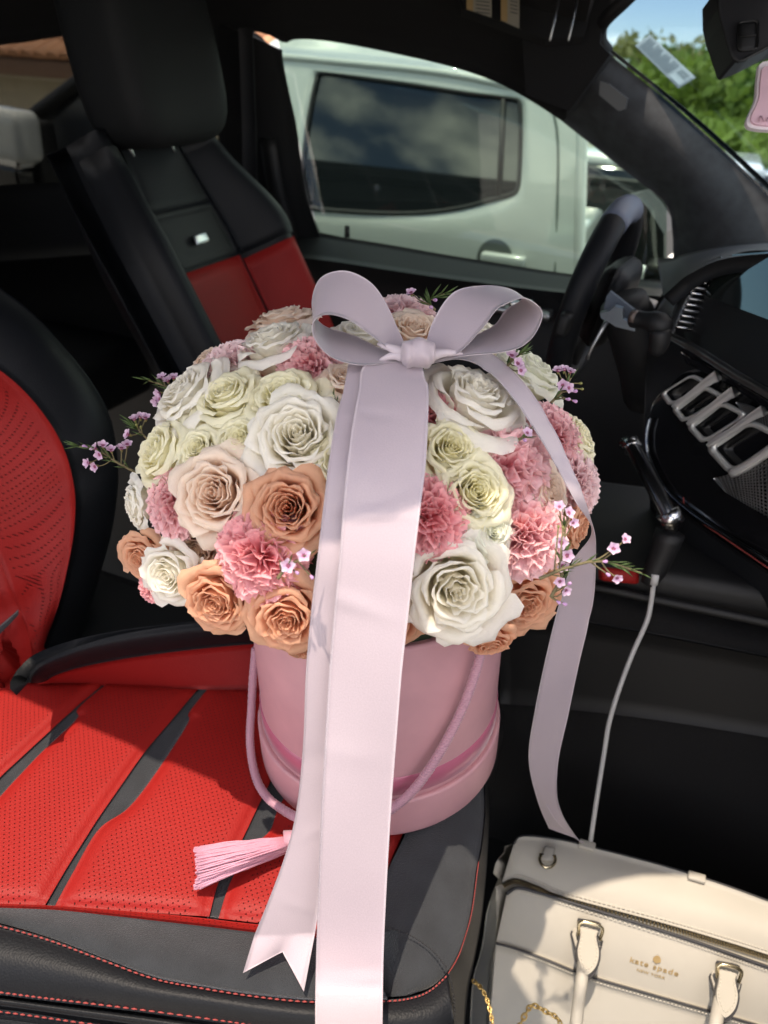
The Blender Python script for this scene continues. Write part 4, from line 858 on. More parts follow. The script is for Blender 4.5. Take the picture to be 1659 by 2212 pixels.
def carn_variant(seed, n=52):
    rg = random.Random(seed); out = []
    for i in range(n):
        t = (i+.5)/n; th = R(4+92*t**.75); ph = i*2.39996+rg.uniform(-.3, .3); nu, ns = 15, 6
        L = (.80+.16*t)*rg.uniform(.9, 1.06); k1 = rg.uniform(1.2, 2.2); p1 = rg.uniform(0, 6); am = rg.uniform(.10, .19); wid = rg.uniform(.34, .50); tw = rg.uniform(-.9, .9); V = []; A = []
        for a in range(nu):
            u = -1+2*a/(nu-1)
            for b in range(ns):
                s = b/(ns-1); l = L*s*(1-.16*u*u); 
                if b == ns-1: l += (.045 if a % 2 else -.03)
                wv = am*s**2*math.sin(k1*u*math.pi*1.6+p1); wx = u*(.05+wid*s**1.2); 
                x, y, z = wx*math.cos(tw*s)-wv*math.sin(tw*s), wx*math.sin(tw*s)+wv*math.cos(tw*s)+.16*t*s*s, l
                # local: z along the petal, y outward recurve; tip by th, turn by ph
                X = x; Y = y*math.cos(th)+z*math.sin(th); Z = -y*math.sin(th)*.6+z*math.cos(th)*.72-.12
                V.append((X*math.cos(ph)-Y*math.sin(ph), X*math.sin(ph)+Y*math.cos(ph), Z)); A.append(s**1.5)
        out.append((V, grid_faces(nu, ns), A))
    return out
CARN_MESH = [[mesh_of('petal', *p) for p in carn_variant(s)] for s in (21, 22, 23)]
PM = {
 'white': petal_mat('white_rose_petal', (.96, .89, .64), (.97, .935, .86)),
 'cream': petal_mat('cream_green_rose_petal', (.95, .89, .50), (.97, .93, .73)),
 'mint': petal_mat('pale_green_white_petal', (.90, .90, .66), (.95, .95, .84)),
 'blush': petal_mat('blush_rose_petal', (.95, .60, .42), (.97, .84, .71)),
 'terra': petal_mat('terracotta_rose_petal', (.80, .32, .15), (.86, .50, .33), var=.12),
 'pink': petal_mat('pink_carnation_petal', (.90, .25, .29), (.97, .64, .65), trans=.3, var=.12),
 'deep': petal_mat('deep_pink_carnation_petal', (.86, .15, .19), (.95, .50, .52), trans=.3, var=.12),
 'pale': petal_mat('pale_pink_carnation_petal', (.92, .46, .48), (.98, .78, .78), trans=.3, var=.1),
}
def flower(kind, px, py, wpx, colr, label, k=1., tiltc=.0, group=None, var=None, dep=.28, lean=(0, 0)):
    P, n = dome(px, py, k); d = (P-CAM)@FW; rad = wpx*d/F/2*1.36
    if py > 1150: tiltc = max(tiltc, .5)
    n = nrm(n*(1-tiltc)+nrm(CAM-P)*tiltc+RT*lean[0]+UP*lean[1])
    rot = Vector(n).to_track_quat('Z', 'Y').to_matrix() @ Matrix.Rotation(random.uniform(0, 6.28), 3, 'Z')
    root = bpy.data.objects.new(kind, None); COL.objects.link(root); root.empty_display_size = .01
    root.matrix_world = Matrix.Translation(Vector(P-n*rad*dep)) @ rot.to_4x4() @ Matrix.Scale(rad, 4)
    tag(root, label, kind, group or ('roses in the box' if kind == 'rose' else 'carnations in the box'))
    lst = (ROSE_MESH if kind == 'rose' else CARN_MESH); lst = lst[(var if var is not None else random.randrange(99)) % len(lst)]
    for me in lst:
        o = bpy.data.objects.new('petal', me); COL.objects.link(o); o.parent = root
        o.material_slots[0].link = 'OBJECT'; o.material_slots[0].material = PM[colr]
    return root
FL = [
 ('rose', 590, 738, 165, 'white', 'white rose beside the left bow loop and pink carnation', dict(lean=(-.2, .25))),
 ('rose', 610, 690, 130, 'blush', 'pale rose behind the topmost white rose', dict(k=.97)),
 ('carnation', 672, 772, 120, 'pink', 'pink carnation tucked under the left bow loop', dict(tiltc=.4)),
 ('carnation', 490, 765, 120, 'pale', 'pale pink carnation behind the lilac sprig, beside white rose', dict()),
 ('rose', 452, 775, 90, 'blush', 'dusky rose half hidden behind the pale carnation', dict(k=.95)),
 ('rose', 398, 852, 165, 'white', 'white rose turned towards the driver seat, above cream roses', dict(lean=(-.2, .0))),
 ('rose', 488, 855, 150, 'cream', 'cream rose between white rose and another cream rose, upper row', dict()),
 ('rose', 612, 852, 150, 'cream', 'cream rose directly above the largest round white rose', dict()),
 ('rose', 642, 940, 190, 'white', 'round open white rose beside the hanging ribbon', dict(tiltc=.35)),
 ('rose', 342, 978, 140, 'cream', 'cream rose beside the lilac sprig at the edge', dict(lean=(-.1, 0))),
 ('rose', 428, 968, 86, 'cream', 'small cream spray rose between two larger cream roses', dict(tiltc=.3)),
 ('rose', 522, 950, 118, 'cream', 'cream spray rose half covered by the round white rose', dict(k=.97, tiltc=.2)),
 ('rose', 464, 1066, 172, 'blush', 'blush cream rose beside the open terracotta rose', dict(tiltc=.4)),
 ('carnation', 352, 1088, 128, 'pink', 'pink carnation between the small white and blush roses', dict()),
 ('rose', 290, 1092, 92, 'white', 'small white rose at the edge over the seat back', dict()),
 ('rose', 622, 1098, 160, 'terra', 'open terracotta rose pressed against the ribbon, above carnation', dict(tiltc=.45)),
 ('carnation', 562, 1205, 172, 'deep', 'bright pink carnation between three terracotta roses', dict(k=1.03, tiltc=.35)),
 ('rose', 368, 1240, 138, 'white', 'white rose low on the dome beside terracotta rose', dict(k=1.03, lean=(-.1, 0))),
 ('rose', 305, 1205, 96, 'terra', 'terracotta rose at the edge behind the low white rose', dict(k=.97)),
 ('rose', 470, 1298, 148, 'terra', 'terracotta rose between low white rose and carnation', dict(k=1.05, lean=(-.1, -.1))),
 ('rose', 620, 1335, 155, 'terra', 'lowest terracotta rose hanging over the box rim beside the ribbon', dict(k=1.04, lean=(0, -.1))),
 ('carnation', 328, 1278, 62, 'deep', 'bright pink carnation peeping out below the edge terracotta rose', dict(k=.95)),
 ('rose', 430, 1185, 130, 'blush', 'peach rose buried behind the carnation and low white rose', dict(k=.9)),
 ('rose', 748, 815, 100, 'blush', 'small cream blush rose under the bow beside carnation', dict(k=.98)),
 ('rose', 845, 1350, 130, 'terra', 'terracotta rose mostly hidden behind the hanging ribbon', dict(k=.96, lean=(0, -.3))),
 ('rose', 655, 1400, 90, 'terra', 'dark terracotta rose under the rim of the bouquet', dict(k=.9, lean=(0, -.5))),
 ('carnation', 878, 655, 120, 'pale', 'pale pink carnation standing behind the bow between its loops', dict()),
 ('rose', 892, 712, 118, 'blush', 'peach rose framed by the two bow loops', dict(tiltc=.3)),
 ('rose', 1025, 858, 215, 'white', 'large white rose under the right bow loop and ribbon tail', dict(lean=(.1, .25))),
 ('carnation', 948, 885, 120, 'deep', 'pink carnation between ribbon and large white rose', dict(k=.98)),
 ('rose', 976, 968, 135, 'cream', 'cream rose beside hanging ribbon, above another cream rose', dict(tiltc=.3)),
 ('rose', 1028, 1062, 145, 'cream', 'cream rose below the other cream rose, beside pink carnations', dict(tiltc=.3)),
 ('carnation', 1108, 1000, 175, 'pink', 'full pink carnation below the large white rose', dict(tiltc=.3)),
 ('carnation', 932, 1115, 150, 'deep', 'deep pink carnation against the hanging ribbon edge', dict(tiltc=.3)),
 ('rose', 1062, 1145, 105, 'mint', 'small greenish white rose squeezed between carnation and big white rose', dict(k=.98)),
 ('carnation', 1148, 1160, 155, 'pink', 'pink carnation beside the lilac sprig and terracotta rose', dict()),
 ('rose', 985, 1272, 215, 'white', 'largest white rose with pointed petals over the box rim', dict(tiltc=.3)),
 ('rose', 1132, 1302, 150, 'terra', 'terracotta rose beside the largest white rose over the cord', dict()),
 ('rose', 1150, 800, 140, 'mint', 'pale greenish rose behind the ribbon tail', dict()),
 ('carnation', 1218, 925, 130, 'pink', 'pink carnation behind the curving ribbon tail', dict()),
 ('rose', 1255, 945, 100, 'cream', 'cream rose at the edge behind the ribbon tail', dict()),
 ('carnation', 1272, 1040, 120, 'pale', 'pale pink carnation at the edge facing the dashboard', dict()),
 ('rose', 1180, 1065, 130, 'blush', 'dusty blush rose under the twisted ribbon tail', dict(k=.97)),
 ('rose', 1250, 1135, 100, 'terra', 'peach terracotta rose at the edge behind the ribbon twist', dict(k=.98)),
 ('rose', 740, 1000, 150, 'cream', 'cream rose hidden behind the hanging ribbon', dict(k=.96)),
 ('carnation', 800, 1180, 150, 'pink', 'pink carnation hidden behind the hanging ribbon', dict(k=.96)),
 ('rose', 780, 720, 120, 'white', 'white rose under the bow knot', dict(k=.97)),
 ('rose', 1050, 720, 120, 'white', 'white rose seen through the right bow loop', dict(k=.95)),
 ('rose', 1060, 1390, 90, 'terra', 'coral rose tucked below the largest white rose at the rim', dict(k=.92, lean=(0, -.4))),
]
for kd, px, py, wp, cl, lab, kw in FL: flower(kd, px, py, wp, cl, lab, **kw)

# ---- lilac wax-flower sprigs
WP = petal_mat('lilac_wax_petal', (.62, .36, .55), (.80, .64, .76), trans=.2); WC = mat('wax_flower_cup', (.26, .05, .12), .4); WB = mat('wax_bud', (.50, .28, .50), .5, var=.3); WG = mat('wax_calyx', (.20, .20, .06), .6)
pv_, pa_ = [], []
for a in range(7):
    for b in range(5):
        u = -1+a/3; s = b/4; wdt = .40*math.sin(math.pi*min(1, .10+s*.80))**.6
        pv_.append((.22+.74*s-.14*s*s*u*u, u*wdt, .10*s+.12*u*u*s)); pa_.append(s)
WPET = mesh_of('petal', pv_, grid_faces(7, 5), pa_)
cv, cf = lathe([(.05, -.55), (.16, -.45), (.24, -.2), (.32, .06), (.27, .10), (.18, .02), (.06, .0), (.05, .14), (.01, .15)], 10, (0, 0, 0), (0, 0, 1))
WCUP = mesh_of('flower_cup', cv, cf, [0]*len(cv))
bv, bf = lathe([(.01, -.5), (.22, -.25), (.30, .05), (.40, .3), (.34, .6), (.12, .75), (.0, .76)], 9, (0, 0, 0), (0, 0, 1))
WBUD = mesh_of('bud', bv, bf, [0]*len(bv))
def needle_mesh():
    V = [(0, -.04, 0), (0, .04, 0), (.5, .06, .03), (.5, -.06, .03), (1, 0, .0), (.5, 0, -.05)]
    return mesh_of('leaf', V, [(0, 1, 2, 3), (3, 2, 4), (1, 0, 5), (0, 3, 5), (3, 4, 5), (2, 1, 5), (4, 2, 5)], [0]*6)
WLEAF = needle_mesh()
def place(me, name, parent, loc, dirz, sc, m, spin=0.):
    o = bpy.data.objects.new(name, me); COL.objects.link(o); o.parent = parent
    rot = Vector(nrm(dirz)).to_track_quat('Z', 'Y').to_matrix() @ Matrix.Rotation(spin, 3, 'Z')
    o.matrix_local = Matrix.Translation(Vector(loc)) @ rot.to_4x4() @ Matrix.Scale(sc, 4)
    o.material_slots[0].link = 'OBJECT'; o.material_slots[0].material = m; return o
def sprig(stem_px, d0, d1, flowers, buds, leaves, label, fsz=17, seed=0):
    rg = random.Random(seed); P = [at(x, y, d0+(d1-d0)*i/(len(stem_px)-1)) for i, (x, y) in enumerate(stem_px)]; C = cr_spline(P, 20)
    root = bpy.data.objects.new('waxflower_sprig', None); COL.objects.link(root); root.location = Vector(P[0]); root.empty_display_size = .01
    tag(root, label, 'flower sprig', 'waxflower sprigs'); o0 = P[0]
    st = [tube(C-o0, np.linspace(.0013, .0007, 20), 6)]
    def near(Pt):
        i = int(np.argmin(np.linalg.norm(C-Pt, axis=1))); return C[max(0, i-3)]
    dmid = (d0+d1)/2
    for it in flowers:
        x, y, fx, fy = it[:4]; sz = (it[4] if len(it) > 4 else fsz); i = np.argmin([math.hypot(*(np.array(proj(c)[:2])-np.array([x, y]))) for c in C]); dd = proj(C[i])[2]-.004
        Pt = at(x, y, dd); st.append(tube(cr_spline([near(Pt)-o0, (near(Pt)+Pt)/2-o0+np.array([0, 0, -.002]), Pt-o0], 6), .0006, 5))
        nd = nrm(RT*fx-UP*fy-FW*math.sqrt(max(.05, 1-fx*fx-fy*fy))); s = sz*dd/F*.80
        c = place(WCUP, 'flower', root, Pt-o0, nd, s, WC)
        sp0 = rg.uniform(0, 6)
        for k in range(5):
            p = bpy.data.objects.new('petal', WPET); COL.objects.link(p); p.parent = c
            p.matrix_local = Matrix.Rotation(sp0+k*2*math.pi/5, 4, 'Z') @ Matrix.Rotation(-rg.uniform(.1, .5), 4, 'Y')
            p.material_slots[0].link = 'OBJECT'; p.material_slots[0].material = WP
        cc = place(WBUD, 'calyx', root, Pt-o0-nd*s*.55, nd, s*.62, WG)
    for x, y, gr in buds:
        i = np.argmin([math.hypot(*(np.array(proj(c)[:2])-np.array([x, y]))) for c in C]); Pt = at(x, y, proj(C[i])[2]-.003)
        st.append(tube([near(Pt)-o0, Pt-o0], .0006, 5)); place(WBUD, 'bud', root, Pt-o0, nrm(Pt-near(Pt)+1e-6), (10 if not gr else 8)*dmid/F, WG if gr else WB)
    put('stem', *join(st), STEMM, None).parent = root
    for k in range(leaves):
        i = rg.randrange(2, 20); t = nrm(C[i]-C[i-1]); q = nrm(np.cross(t, rg.choice((1, -1))*UP+rg.uniform(-1, 1)*FW)); dr = nrm(t*.9+q*rg.uniform(.4, .8)); L = rg.uniform(26, 44)*dmid/F
        o = bpy.data.objects.new('leaf', WLEAF); COL.objects.link(o); o.parent = root
        X = Vector(dr); Z = Vector(nrm(np.cross(dr, RT))); Y = Z.cross(X)
        o.matrix_local = Matrix.Translation(Vector(C[i]-o0)) @ Matrix(((X.x, Y.x, Z.x), (X.y, Y.y, Z.y), (X.z, Y.z, Z.z))).to_4x4() @ Matrix.Scale(L, 4)
        o.material_slots[0].link = 'OBJECT'; o.material_slots[0].material = LEAF
sprig([(292, 1020), (255, 1000), (215, 975), (165, 962)], .70, .69, [(205, 968, -.5, -.6), (222, 962, .1, -.7), (215, 982, -.3, .4), (262, 968, .1, -.8), (275, 960, .2, -.7), (205, 1008, -.5, .3), (190, 1000, -.6, .1), (240, 972, 0, -.7)], [(185, 965, 0)], 22, 'long lilac sprig reaching out over the seat backrest', seed=1)
sprig([(330, 960), (305, 935), (290, 915)], .69, .69, [(290, 905, -.2, -.8), (303, 900, .1, -.8), (315, 903, .2, -.7), (276, 938, -.6, -.3)], [(305, 925, 1), (296, 920, 1)], 9, 'short upright lilac sprig above the long one', seed=2)
sprig([(385, 850), (360, 835), (322, 822)], .70, .71, [(375, 815, 0, -.8), (362, 822, -.2, -.7), (350, 815, -.3, -.7), (343, 850, -.6, .3), (337, 868, -.6, .4), (345, 862, -.5, .1)], [], 12, 'lilac sprig beside the white rose turned to the driver seat', seed=3)
sprig([(455, 812), (490, 800), (540, 795)], .64, .63, [(505, 785, -.1, -.7, 20), (522, 797, .2, -.4, 20), (540, 793, .4, -.5, 20), (495, 800, -.4, -.5)], [], 14, 'lilac sprig lying between the white and cream roses', seed=4)
sprig([(735, 900), (722, 880), (712, 862)], .57, .56, [(722, 885, -.2, -.2, 20), (715, 870, -.3, -.4, 18)], [], 7, 'lilac flowers between round white rose and ribbon', seed=5)
sprig([(720, 1000), (708, 985)], .54, .54, [(708, 992, -.3, 0, 22), (716, 978, 0, -.4, 18)], [], 4, 'pink lilac bloom half under the ribbon by the white rose', seed=6)
sprig([(940, 670), (925, 650), (960, 635)], .66, .655, [(888, 632, -.2, -.6)], [(938, 648, 0), (933, 665, 0)], 22, 'feathery green sprig with buds behind the bow', seed=7)
sprig([(1090, 800), (1105, 780), (1128, 762)], .60, .60, [(1105, 768, 0, -.6, 20), (1118, 785, .3, -.2, 20), (1125, 800, .4, .1, 18)], [], 12, 'lilac sprig just below the right bow loop', seed=8)
sprig([(1190, 870), (1215, 845), (1235, 815)], .62, .625, [(1205, 800, -.2, -.7), (1220, 798, .1, -.8), (1232, 803, .3, -.7), (1215, 832, -.2, .1, 20), (1228, 838, .3, 0, 18)], [(1240, 845, 0), (1252, 828, 1), (1255, 840, 1), (1225, 862, 0), (1240, 866, 0)], 6, 'upright lilac cluster against the steering column', seed=9)
sprig([(1165, 1250), (1230, 1225), (1300, 1212), (1385, 1238)], .50, .50, [(1325, 1185, -.1, -.2, 21), (1350, 1165, .2, -.4, 18), (1333, 1248, .1, .4, 18)], [(1305, 1213, 0), (1312, 1240, 0), (1216, 1142, 1), (1206, 1140, 1)], 30, 'long lilac sprig reaching out past the ribbon twist', seed=10)
sprig([(1190, 1290), (1215, 1240), (1215, 1190), (1225, 1120)], .505, .515, [(1208, 1095, -.2, -.5, 20), (1228, 1108, .3, -.3, 20), (1238, 1130, .4, 0, 18), (1212, 1172, -.2, .1, 22), (1225, 1200, .2, .2, 22), (1215, 1222, 0, .4, 20), (1210, 1255, -.2, .3, 20), (1222, 1275, .2, .5, 18)], [(1228, 1262, 0), (1205, 1300, 0), (1218, 1304, 0)], 18, 'dense lilac cluster beside the terracotta rose and ribbon tail', seed=11)
sprig([(600, 1250), (620, 1225), (665, 1200)], .475, .47, [(622, 1222, -.1, .0, 24), (656, 1200, .1, -.2, 24)], [(672, 1245, 0), (640, 1236, 0)], 9, 'two lilac blooms between carnation and terracotta rose', seed=12)
sprig([(1120, 950), (1140, 940)], .54, .54, [(1138, 935, .2, -.3, 18)], [(1132, 950, 0)], 8, 'small lilac tuft beside the full pink carnation', seed=13)

# ================================================================== RIBBON BOW
def ribbon_mat():
    m = bpy.data.materials.new('pale_pink_grosgrain_satin'); m.use_nodes = True; t = m.node_tree; b = t.nodes['Principled BSDF']
    b.inputs['Roughness'].default_value = .34; b.inputs['Sheen Weight'].default_value = .25; b.inputs['Anisotropic'].default_value = .5
    tcn = t.nodes.new('ShaderNodeTexCoord'); sp = t.nodes.new('ShaderNodeSeparateXYZ'); t.links.new(tcn.outputs['UV'], sp.inputs[0])
    # selvedge: narrow raised picot line close to both edges
    a1 = t.nodes.new('ShaderNodeMath'); a1.operation = 'SUBTRACT'; a1.inputs[1].default_value = .5; t.links.new(sp.outputs['Y'], a1.inputs[0])
    a2 = t.nodes.new('ShaderNodeMath'); a2.operation = 'ABSOLUTE'; t.links.new(a1.outputs[0], a2.inputs[0])
    ed = t.nodes.new('ShaderNodeMapRange'); ed.inputs[1].default_value = .468; ed.inputs[2].default_value = .474; t.links.new(a2.outputs[0], ed.inputs[0])
    n = t.nodes.new('ShaderNodeTexNoise'); n.inputs['Scale'].default_value = 9; n.inputs['Detail'].default_value = 3; t.links.new(tcn.outputs['Object'], n.inputs[0])
    mxa = t.nodes.new('ShaderNodeMixRGB'); mxa.inputs[1].default_value = (.475, .39, .43, 1); mxa.inputs[2].default_value = (.53, .44, .48, 1); t.links.new(n.outputs[0], mxa.inputs[0])
    mxb = t.nodes.new('ShaderNodeMixRGB'); mxb.inputs[2].default_value = (.62, .53, .57, 1); t.links.new(ed.outputs[0], mxb.inputs[0]); t.links.new(mxa.outputs[0], mxb.inputs[1]); t.links.new(mxb.outputs[0], b.inputs['Base Color'])
    wv = t.nodes.new('ShaderNodeTexWave'); wv.bands_direction = 'X'; wv.inputs['Scale'].default_value = 1; mpp = t.nodes.new('ShaderNodeMapping'); mpp.inputs['Scale'].default_value = (120, 1, 1)
    t.links.new(tcn.outputs['UV'], mpp.inputs[0]); t.links.new(mpp.outputs[0], wv.inputs[0])
    w2 = t.nodes.new('ShaderNodeMath'); w2.operation = 'MULTIPLY'; t.links.new(wv.outputs[0], w2.inputs[0]); t.links.new(ed.outputs[0], w2.inputs[1])
    w3 = t.nodes.new('ShaderNodeTexNoise'); m3 = t.nodes.new('ShaderNodeMapping'); m3.inputs['Scale'].default_value = (700, 60, 1); t.links.new(tcn.outputs['UV'], m3.inputs[0]); t.links.new(m3.outputs[0], w3.inputs[0]); w3.inputs['Scale'].default_value = 1; w3.inputs['Detail'].default_value = 2
    hv = t.nodes.new('ShaderNodeHueSaturation'); vr = t.nodes.new('ShaderNodeMapRange'); vr.inputs[1].default_value = .3; vr.inputs[2].default_value = .7; vr.inputs[3].default_value = .92; vr.inputs[4].default_value = 1.06
    t.links.new(w3.outputs[0], vr.inputs[0]); t.links.new(vr.outputs[0], hv.inputs['Value']); t.links.new(mxb.outputs[0], hv.inputs['Color']); t.links.new(hv.outputs[0], b.inputs['Base Color'])
    fine = t.nodes.new('ShaderNodeTexVoronoi'); fine.inputs['Scale'].default_value = 900; t.links.new(tcn.outputs['Object'], fine.inputs['Vector'])
    ad = t.nodes.new('ShaderNodeMath'); ad.operation = 'MULTIPLY_ADD'; ad.inputs[1].default_value = .35; t.links.new(fine.outputs[0], ad.inputs[0]); t.links.new(w2.outputs[0], ad.inputs[2])
    bp = t.nodes.new('ShaderNodeBump'); bp.inputs['Strength'].default_value = .3; bp.inputs['Distance'].default_value = .0008; t.links.new(ad.outputs[0], bp.inputs['Height']); t.links.new(bp.outputs[0], b.inputs['Normal'])
    tr = t.nodes.new('ShaderNodeBsdfTranslucent'); t.links.new(mxb.outputs[0], tr.inputs[0]); ms = t.nodes.new('ShaderNodeMixShader'); ms.inputs[0].default_value = .12
    t.links.new(b.outputs[0], ms.inputs[1]); t.links.new(tr.outputs[0], ms.inputs[2]); t.links.new(ms.outputs[0], t.nodes['Material Output'].inputs[0])
    return m
RIB = ribbon_mat()
bow = thing('ribbon_bow', 'pale pink satin ribbon bow with long tails tied over the bouquet', 'bow', dome(900, 765)[0])
KD = proj(dome(900, 765)[0])[2]-.045
def ribbon_grid(A, B, n=60, m=12, wav=0., seed=0, camber=0.):
    A3 = uspline([at(*p) for p in A], n); B3 = uspline([at(*p) for p in B], n); G = np.zeros((n, m, 3)); rg = random.Random(seed)
    for j in range(m): v = j/(m-1); G[:, j] = A3*(1-v)+B3*v
    N = normals(G); s = np.sign(np.sum(N*(CAM-G))) or 1; uu = np.linspace(0, 1, n)[:, None]; vv = np.linspace(0, 1, m)[None, :]
    off = camber*np.sin(np.pi*vv)+wav*np.sin(uu*17+vv*2+seed)*.5+wav*np.sin(uu*31+seed*2-vv*3)*.3
    if n > 90:
        for _ in range(7):      # soft creases across the band
            u0 = rg.uniform(.15, .95); sl_ = rg.uniform(-.05, .05); off = off+rg.choice((-1, 1))*rg.uniform(.0006, .0016)*np.exp(-((uu-u0-sl_*(vv-.5))/.009)**2)*np.exp(-((vv-rg.uniform(.1, .9))/.5)**2)
    return G+N*s*off[..., None]
def ribbon(name, A, B, n=60, m=12, wav=0., seed=0, camber=0.): return sheet(name, ribbon_grid(A, B, n, m, wav, seed, camber), RIB, bow, thick=.0005)
q = lambda L: [(x, y, KD+d) for x, y, d in L]
ribbon('loop', q([(872, 772, 0), (835, 750, -.008), (800, 722, -.014), (755, 690, -.02), (705, 681, -.024), (674, 697, -.024), (680, 735, -.02), (712, 770, -.018), (770, 786, -.014), (825, 788, -.008), (872, 780, 0)]),
       q([(875, 742, .008), (858, 705, .01), (835, 655, .012), (795, 608, .012), (742, 583, .012), (690, 602, .012), (673, 660, .014), (700, 702, .026), (765, 728, .024), (825, 755, .014), (872, 768, .004)]), 80, 14, .0012, 1)
ribbon('loop', q([(930, 782, 0), (990, 762, -.008), (1037, 712, -.02), (1066, 676, -.025), (1092, 658, -.028), (1134, 642, -.027), (1172, 672, -.022), (1160, 716, -.018), (1123, 748, -.016), (1066, 765, -.012), (1000, 771, -.006), (930, 782, 0)]),
       q([(921, 737, .008), (934, 694, .012), (962, 651, .014), (998, 624, .014), (1052, 615, .014), (1105, 624, .016), (1128, 645, .024), (1092, 668, .03), (1072, 702, .03), (1035, 722, .025), (985, 742, .014), (928, 762, .002)]), 80, 14, .0012, 2)
# knot
bm = bmesh.new(); bmesh.ops.create_uvsphere(bm, u_segments=36, v_segments=20, radius=1); V = []
for p in bm.verts:
    x, y, z = p.co; pw = lambda a, e: math.copysign(abs(a)**e, a)
    rdg = 1+.09*math.sin(x*8+y*1.5)+.04*math.sin(x*15+1)
    V.append(at(903, 764, KD-.012)+RT*pw(x, .7)*.0128*(1+.15*abs(y))+UP*pw(y, .75)*.0105*rdg+FW*pw(z, .8)*.014*rdg)
bm.verts.index_update(); f = [tuple(v.index for v in p.verts) for p in bm.faces]; bm.free()
put('knot', V, f, RIB, bow, uv=np.full((len(V), 2), .5))
# gathers beside the knot
for pts in ([(872, 770), (850, 768), (820, 778)], [(930, 768), (960, 762), (1000, 764)], [(872, 762), (845, 752), (815, 742)]):
    put('gather', *tube(cr_spline([at(x, y, KD-.008+.002*i) for i, (x, y) in enumerate(pts)], 8), [.004, .0045, .004, .0035, .003, .0025, .0018, .001], 8), RIB, bow, uv=None)
# long front tail and the forked tail beneath it
def inv_lerp(d0, d1, t): return 1/((1-t)/d0+t/d1)
def dd_(px, py, lift): return proj(dome(px, min(py, 1240))[0])[2]-lift
def tail(L, lift, zend, ybr, yend):
    d0 = dd_(760, ybr, lift); d1 = proj(onz(700, yend, zend))[2]; out = []
    for x, y in L:
        if y <= ybr: d = dd_(800, y, lift)
        elif y <= yend: d = inv_lerp(d0, d1, (y-ybr)/(yend-ybr))
        else: d = d1-(y-yend)*.00040
        out.append((x, y, d))
    return out
yy = [772, 790, 840, 900, 1000, 1100, 1200, 1320, 1450, 1600, 1750, 1900, 2050, 2150, 2260, 2400]
l1 = [846, 786, 775, 764, 751, 741, 733, 722, 711, 702, 694, 688, 683, 681, 681, 682]
r1 = [912, 918, 925, 925, 920, 908, 896, 883, 868, 856, 845, 836, 829, 827, 826, 826]
yy2 = [y+(26 if i == 1 else 12 if i == 0 else 0) for i, y in enumerate(yy)]
T1L = tail(list(zip(l1, yy)), .034, SZ+.05, 1200, 2120); T1R = tail(list(zip(r1, yy2)), .034, SZ+.05, 1200, 2120)
ribbon('front_tail', T1L, T1R, 150, 16, .0022, 3)
ya = [786, 840, 900, 1000, 1080, 1200, 1320, 1450, 1600, 1750, 1850, 1950, 2020]
l2 = [752, 742, 727, 710, 700, 686, 672, 661, 655, 640, 615, 578, 549]
r2 = [800, 810, 815, 812, 800, 785, 770, 750, 735, 718, 700, 690, 680]
T2L = tail(list(zip(l2, ya)), .024, SZ+.030, 1200, 2060); T2R = tail(list(zip(r2, ya)), .024, SZ+.030, 1200, 2060)
GT = ribbon_grid(T2L, T2R, 110, 13, .0016, 4); ext = np.zeros((10, 13, 3))
for j in range(13):
    v = j/12
    if v < .58: w_ = v/.58; ex_, ey_ = 525+(610-525)*w_, 2102+(2056-2102)*w_
    else: w_ = (v-.58)/.42; ex_, ey_ = 610+(656-610)*w_, 2056+(2142-2056)*w_
    en = onz(ex_, ey_, SZ+.032)
    for i in range(10): ext[i, j] = GT[-1, j]*(1-(i+1)/10)+en*((i+1)/10)
sheet('forked_tail', np.concatenate([GT, ext]), RIB, bow, thick=.0005)
# side tail: over the dome, a half twist, then down to the bag
SA = [(925, 785), (990, 775), (1050, 800), (1110, 862), (1160, 935), (1205, 1010), (1245, 1085), (1279, 1150), (1238, 1210), (1210, 1300), (1180, 1420), (1155, 1540), (1142, 1640), (1160, 1725), (1186, 1790)]
SB = [(935, 758), (1010, 745), (1080, 775), (1145, 842), (1200, 930), (1235, 1010), (1262, 1080), (1284, 1152), (1287, 1230), (1280, 1310), (1252, 1430), (1228, 1540), (1205, 1650), (1208, 1745), (1245, 1812)]
def sd_(L, side):
    out = []
    for i, (x, y) in enumerate(L):
        if i <= 7: d = proj(dome(x, y)[0])[2]-.030-(.004 if side else 0)+(.012 if i == 0 else 0)
        else: d = inv_lerp(proj(dome(1279, 1150)[0])[2]-.030, .90, (i-7)/7)+(.012*math.sin((i-7)/7*math.pi) if side else -.006*math.sin((i-7)/7*math.pi))
        out.append((x, y, d))
    return out
ribbon('side_tail', sd_(SA, 0), sd_(SB, 1), 110, 10, .001, 5)
ribbon('side_tail_fold', [(1196, 1640, .80), (1200, 1700, .83), (1215, 1760, .86), (1250, 1815, .90), (1262, 1820, .90)], [(1150, 1600, .80), (1160, 1690, .83), (1195, 1765, .86), (1235, 1805, .90), (1258, 1818, .90)], 30, 6, .0, 6)

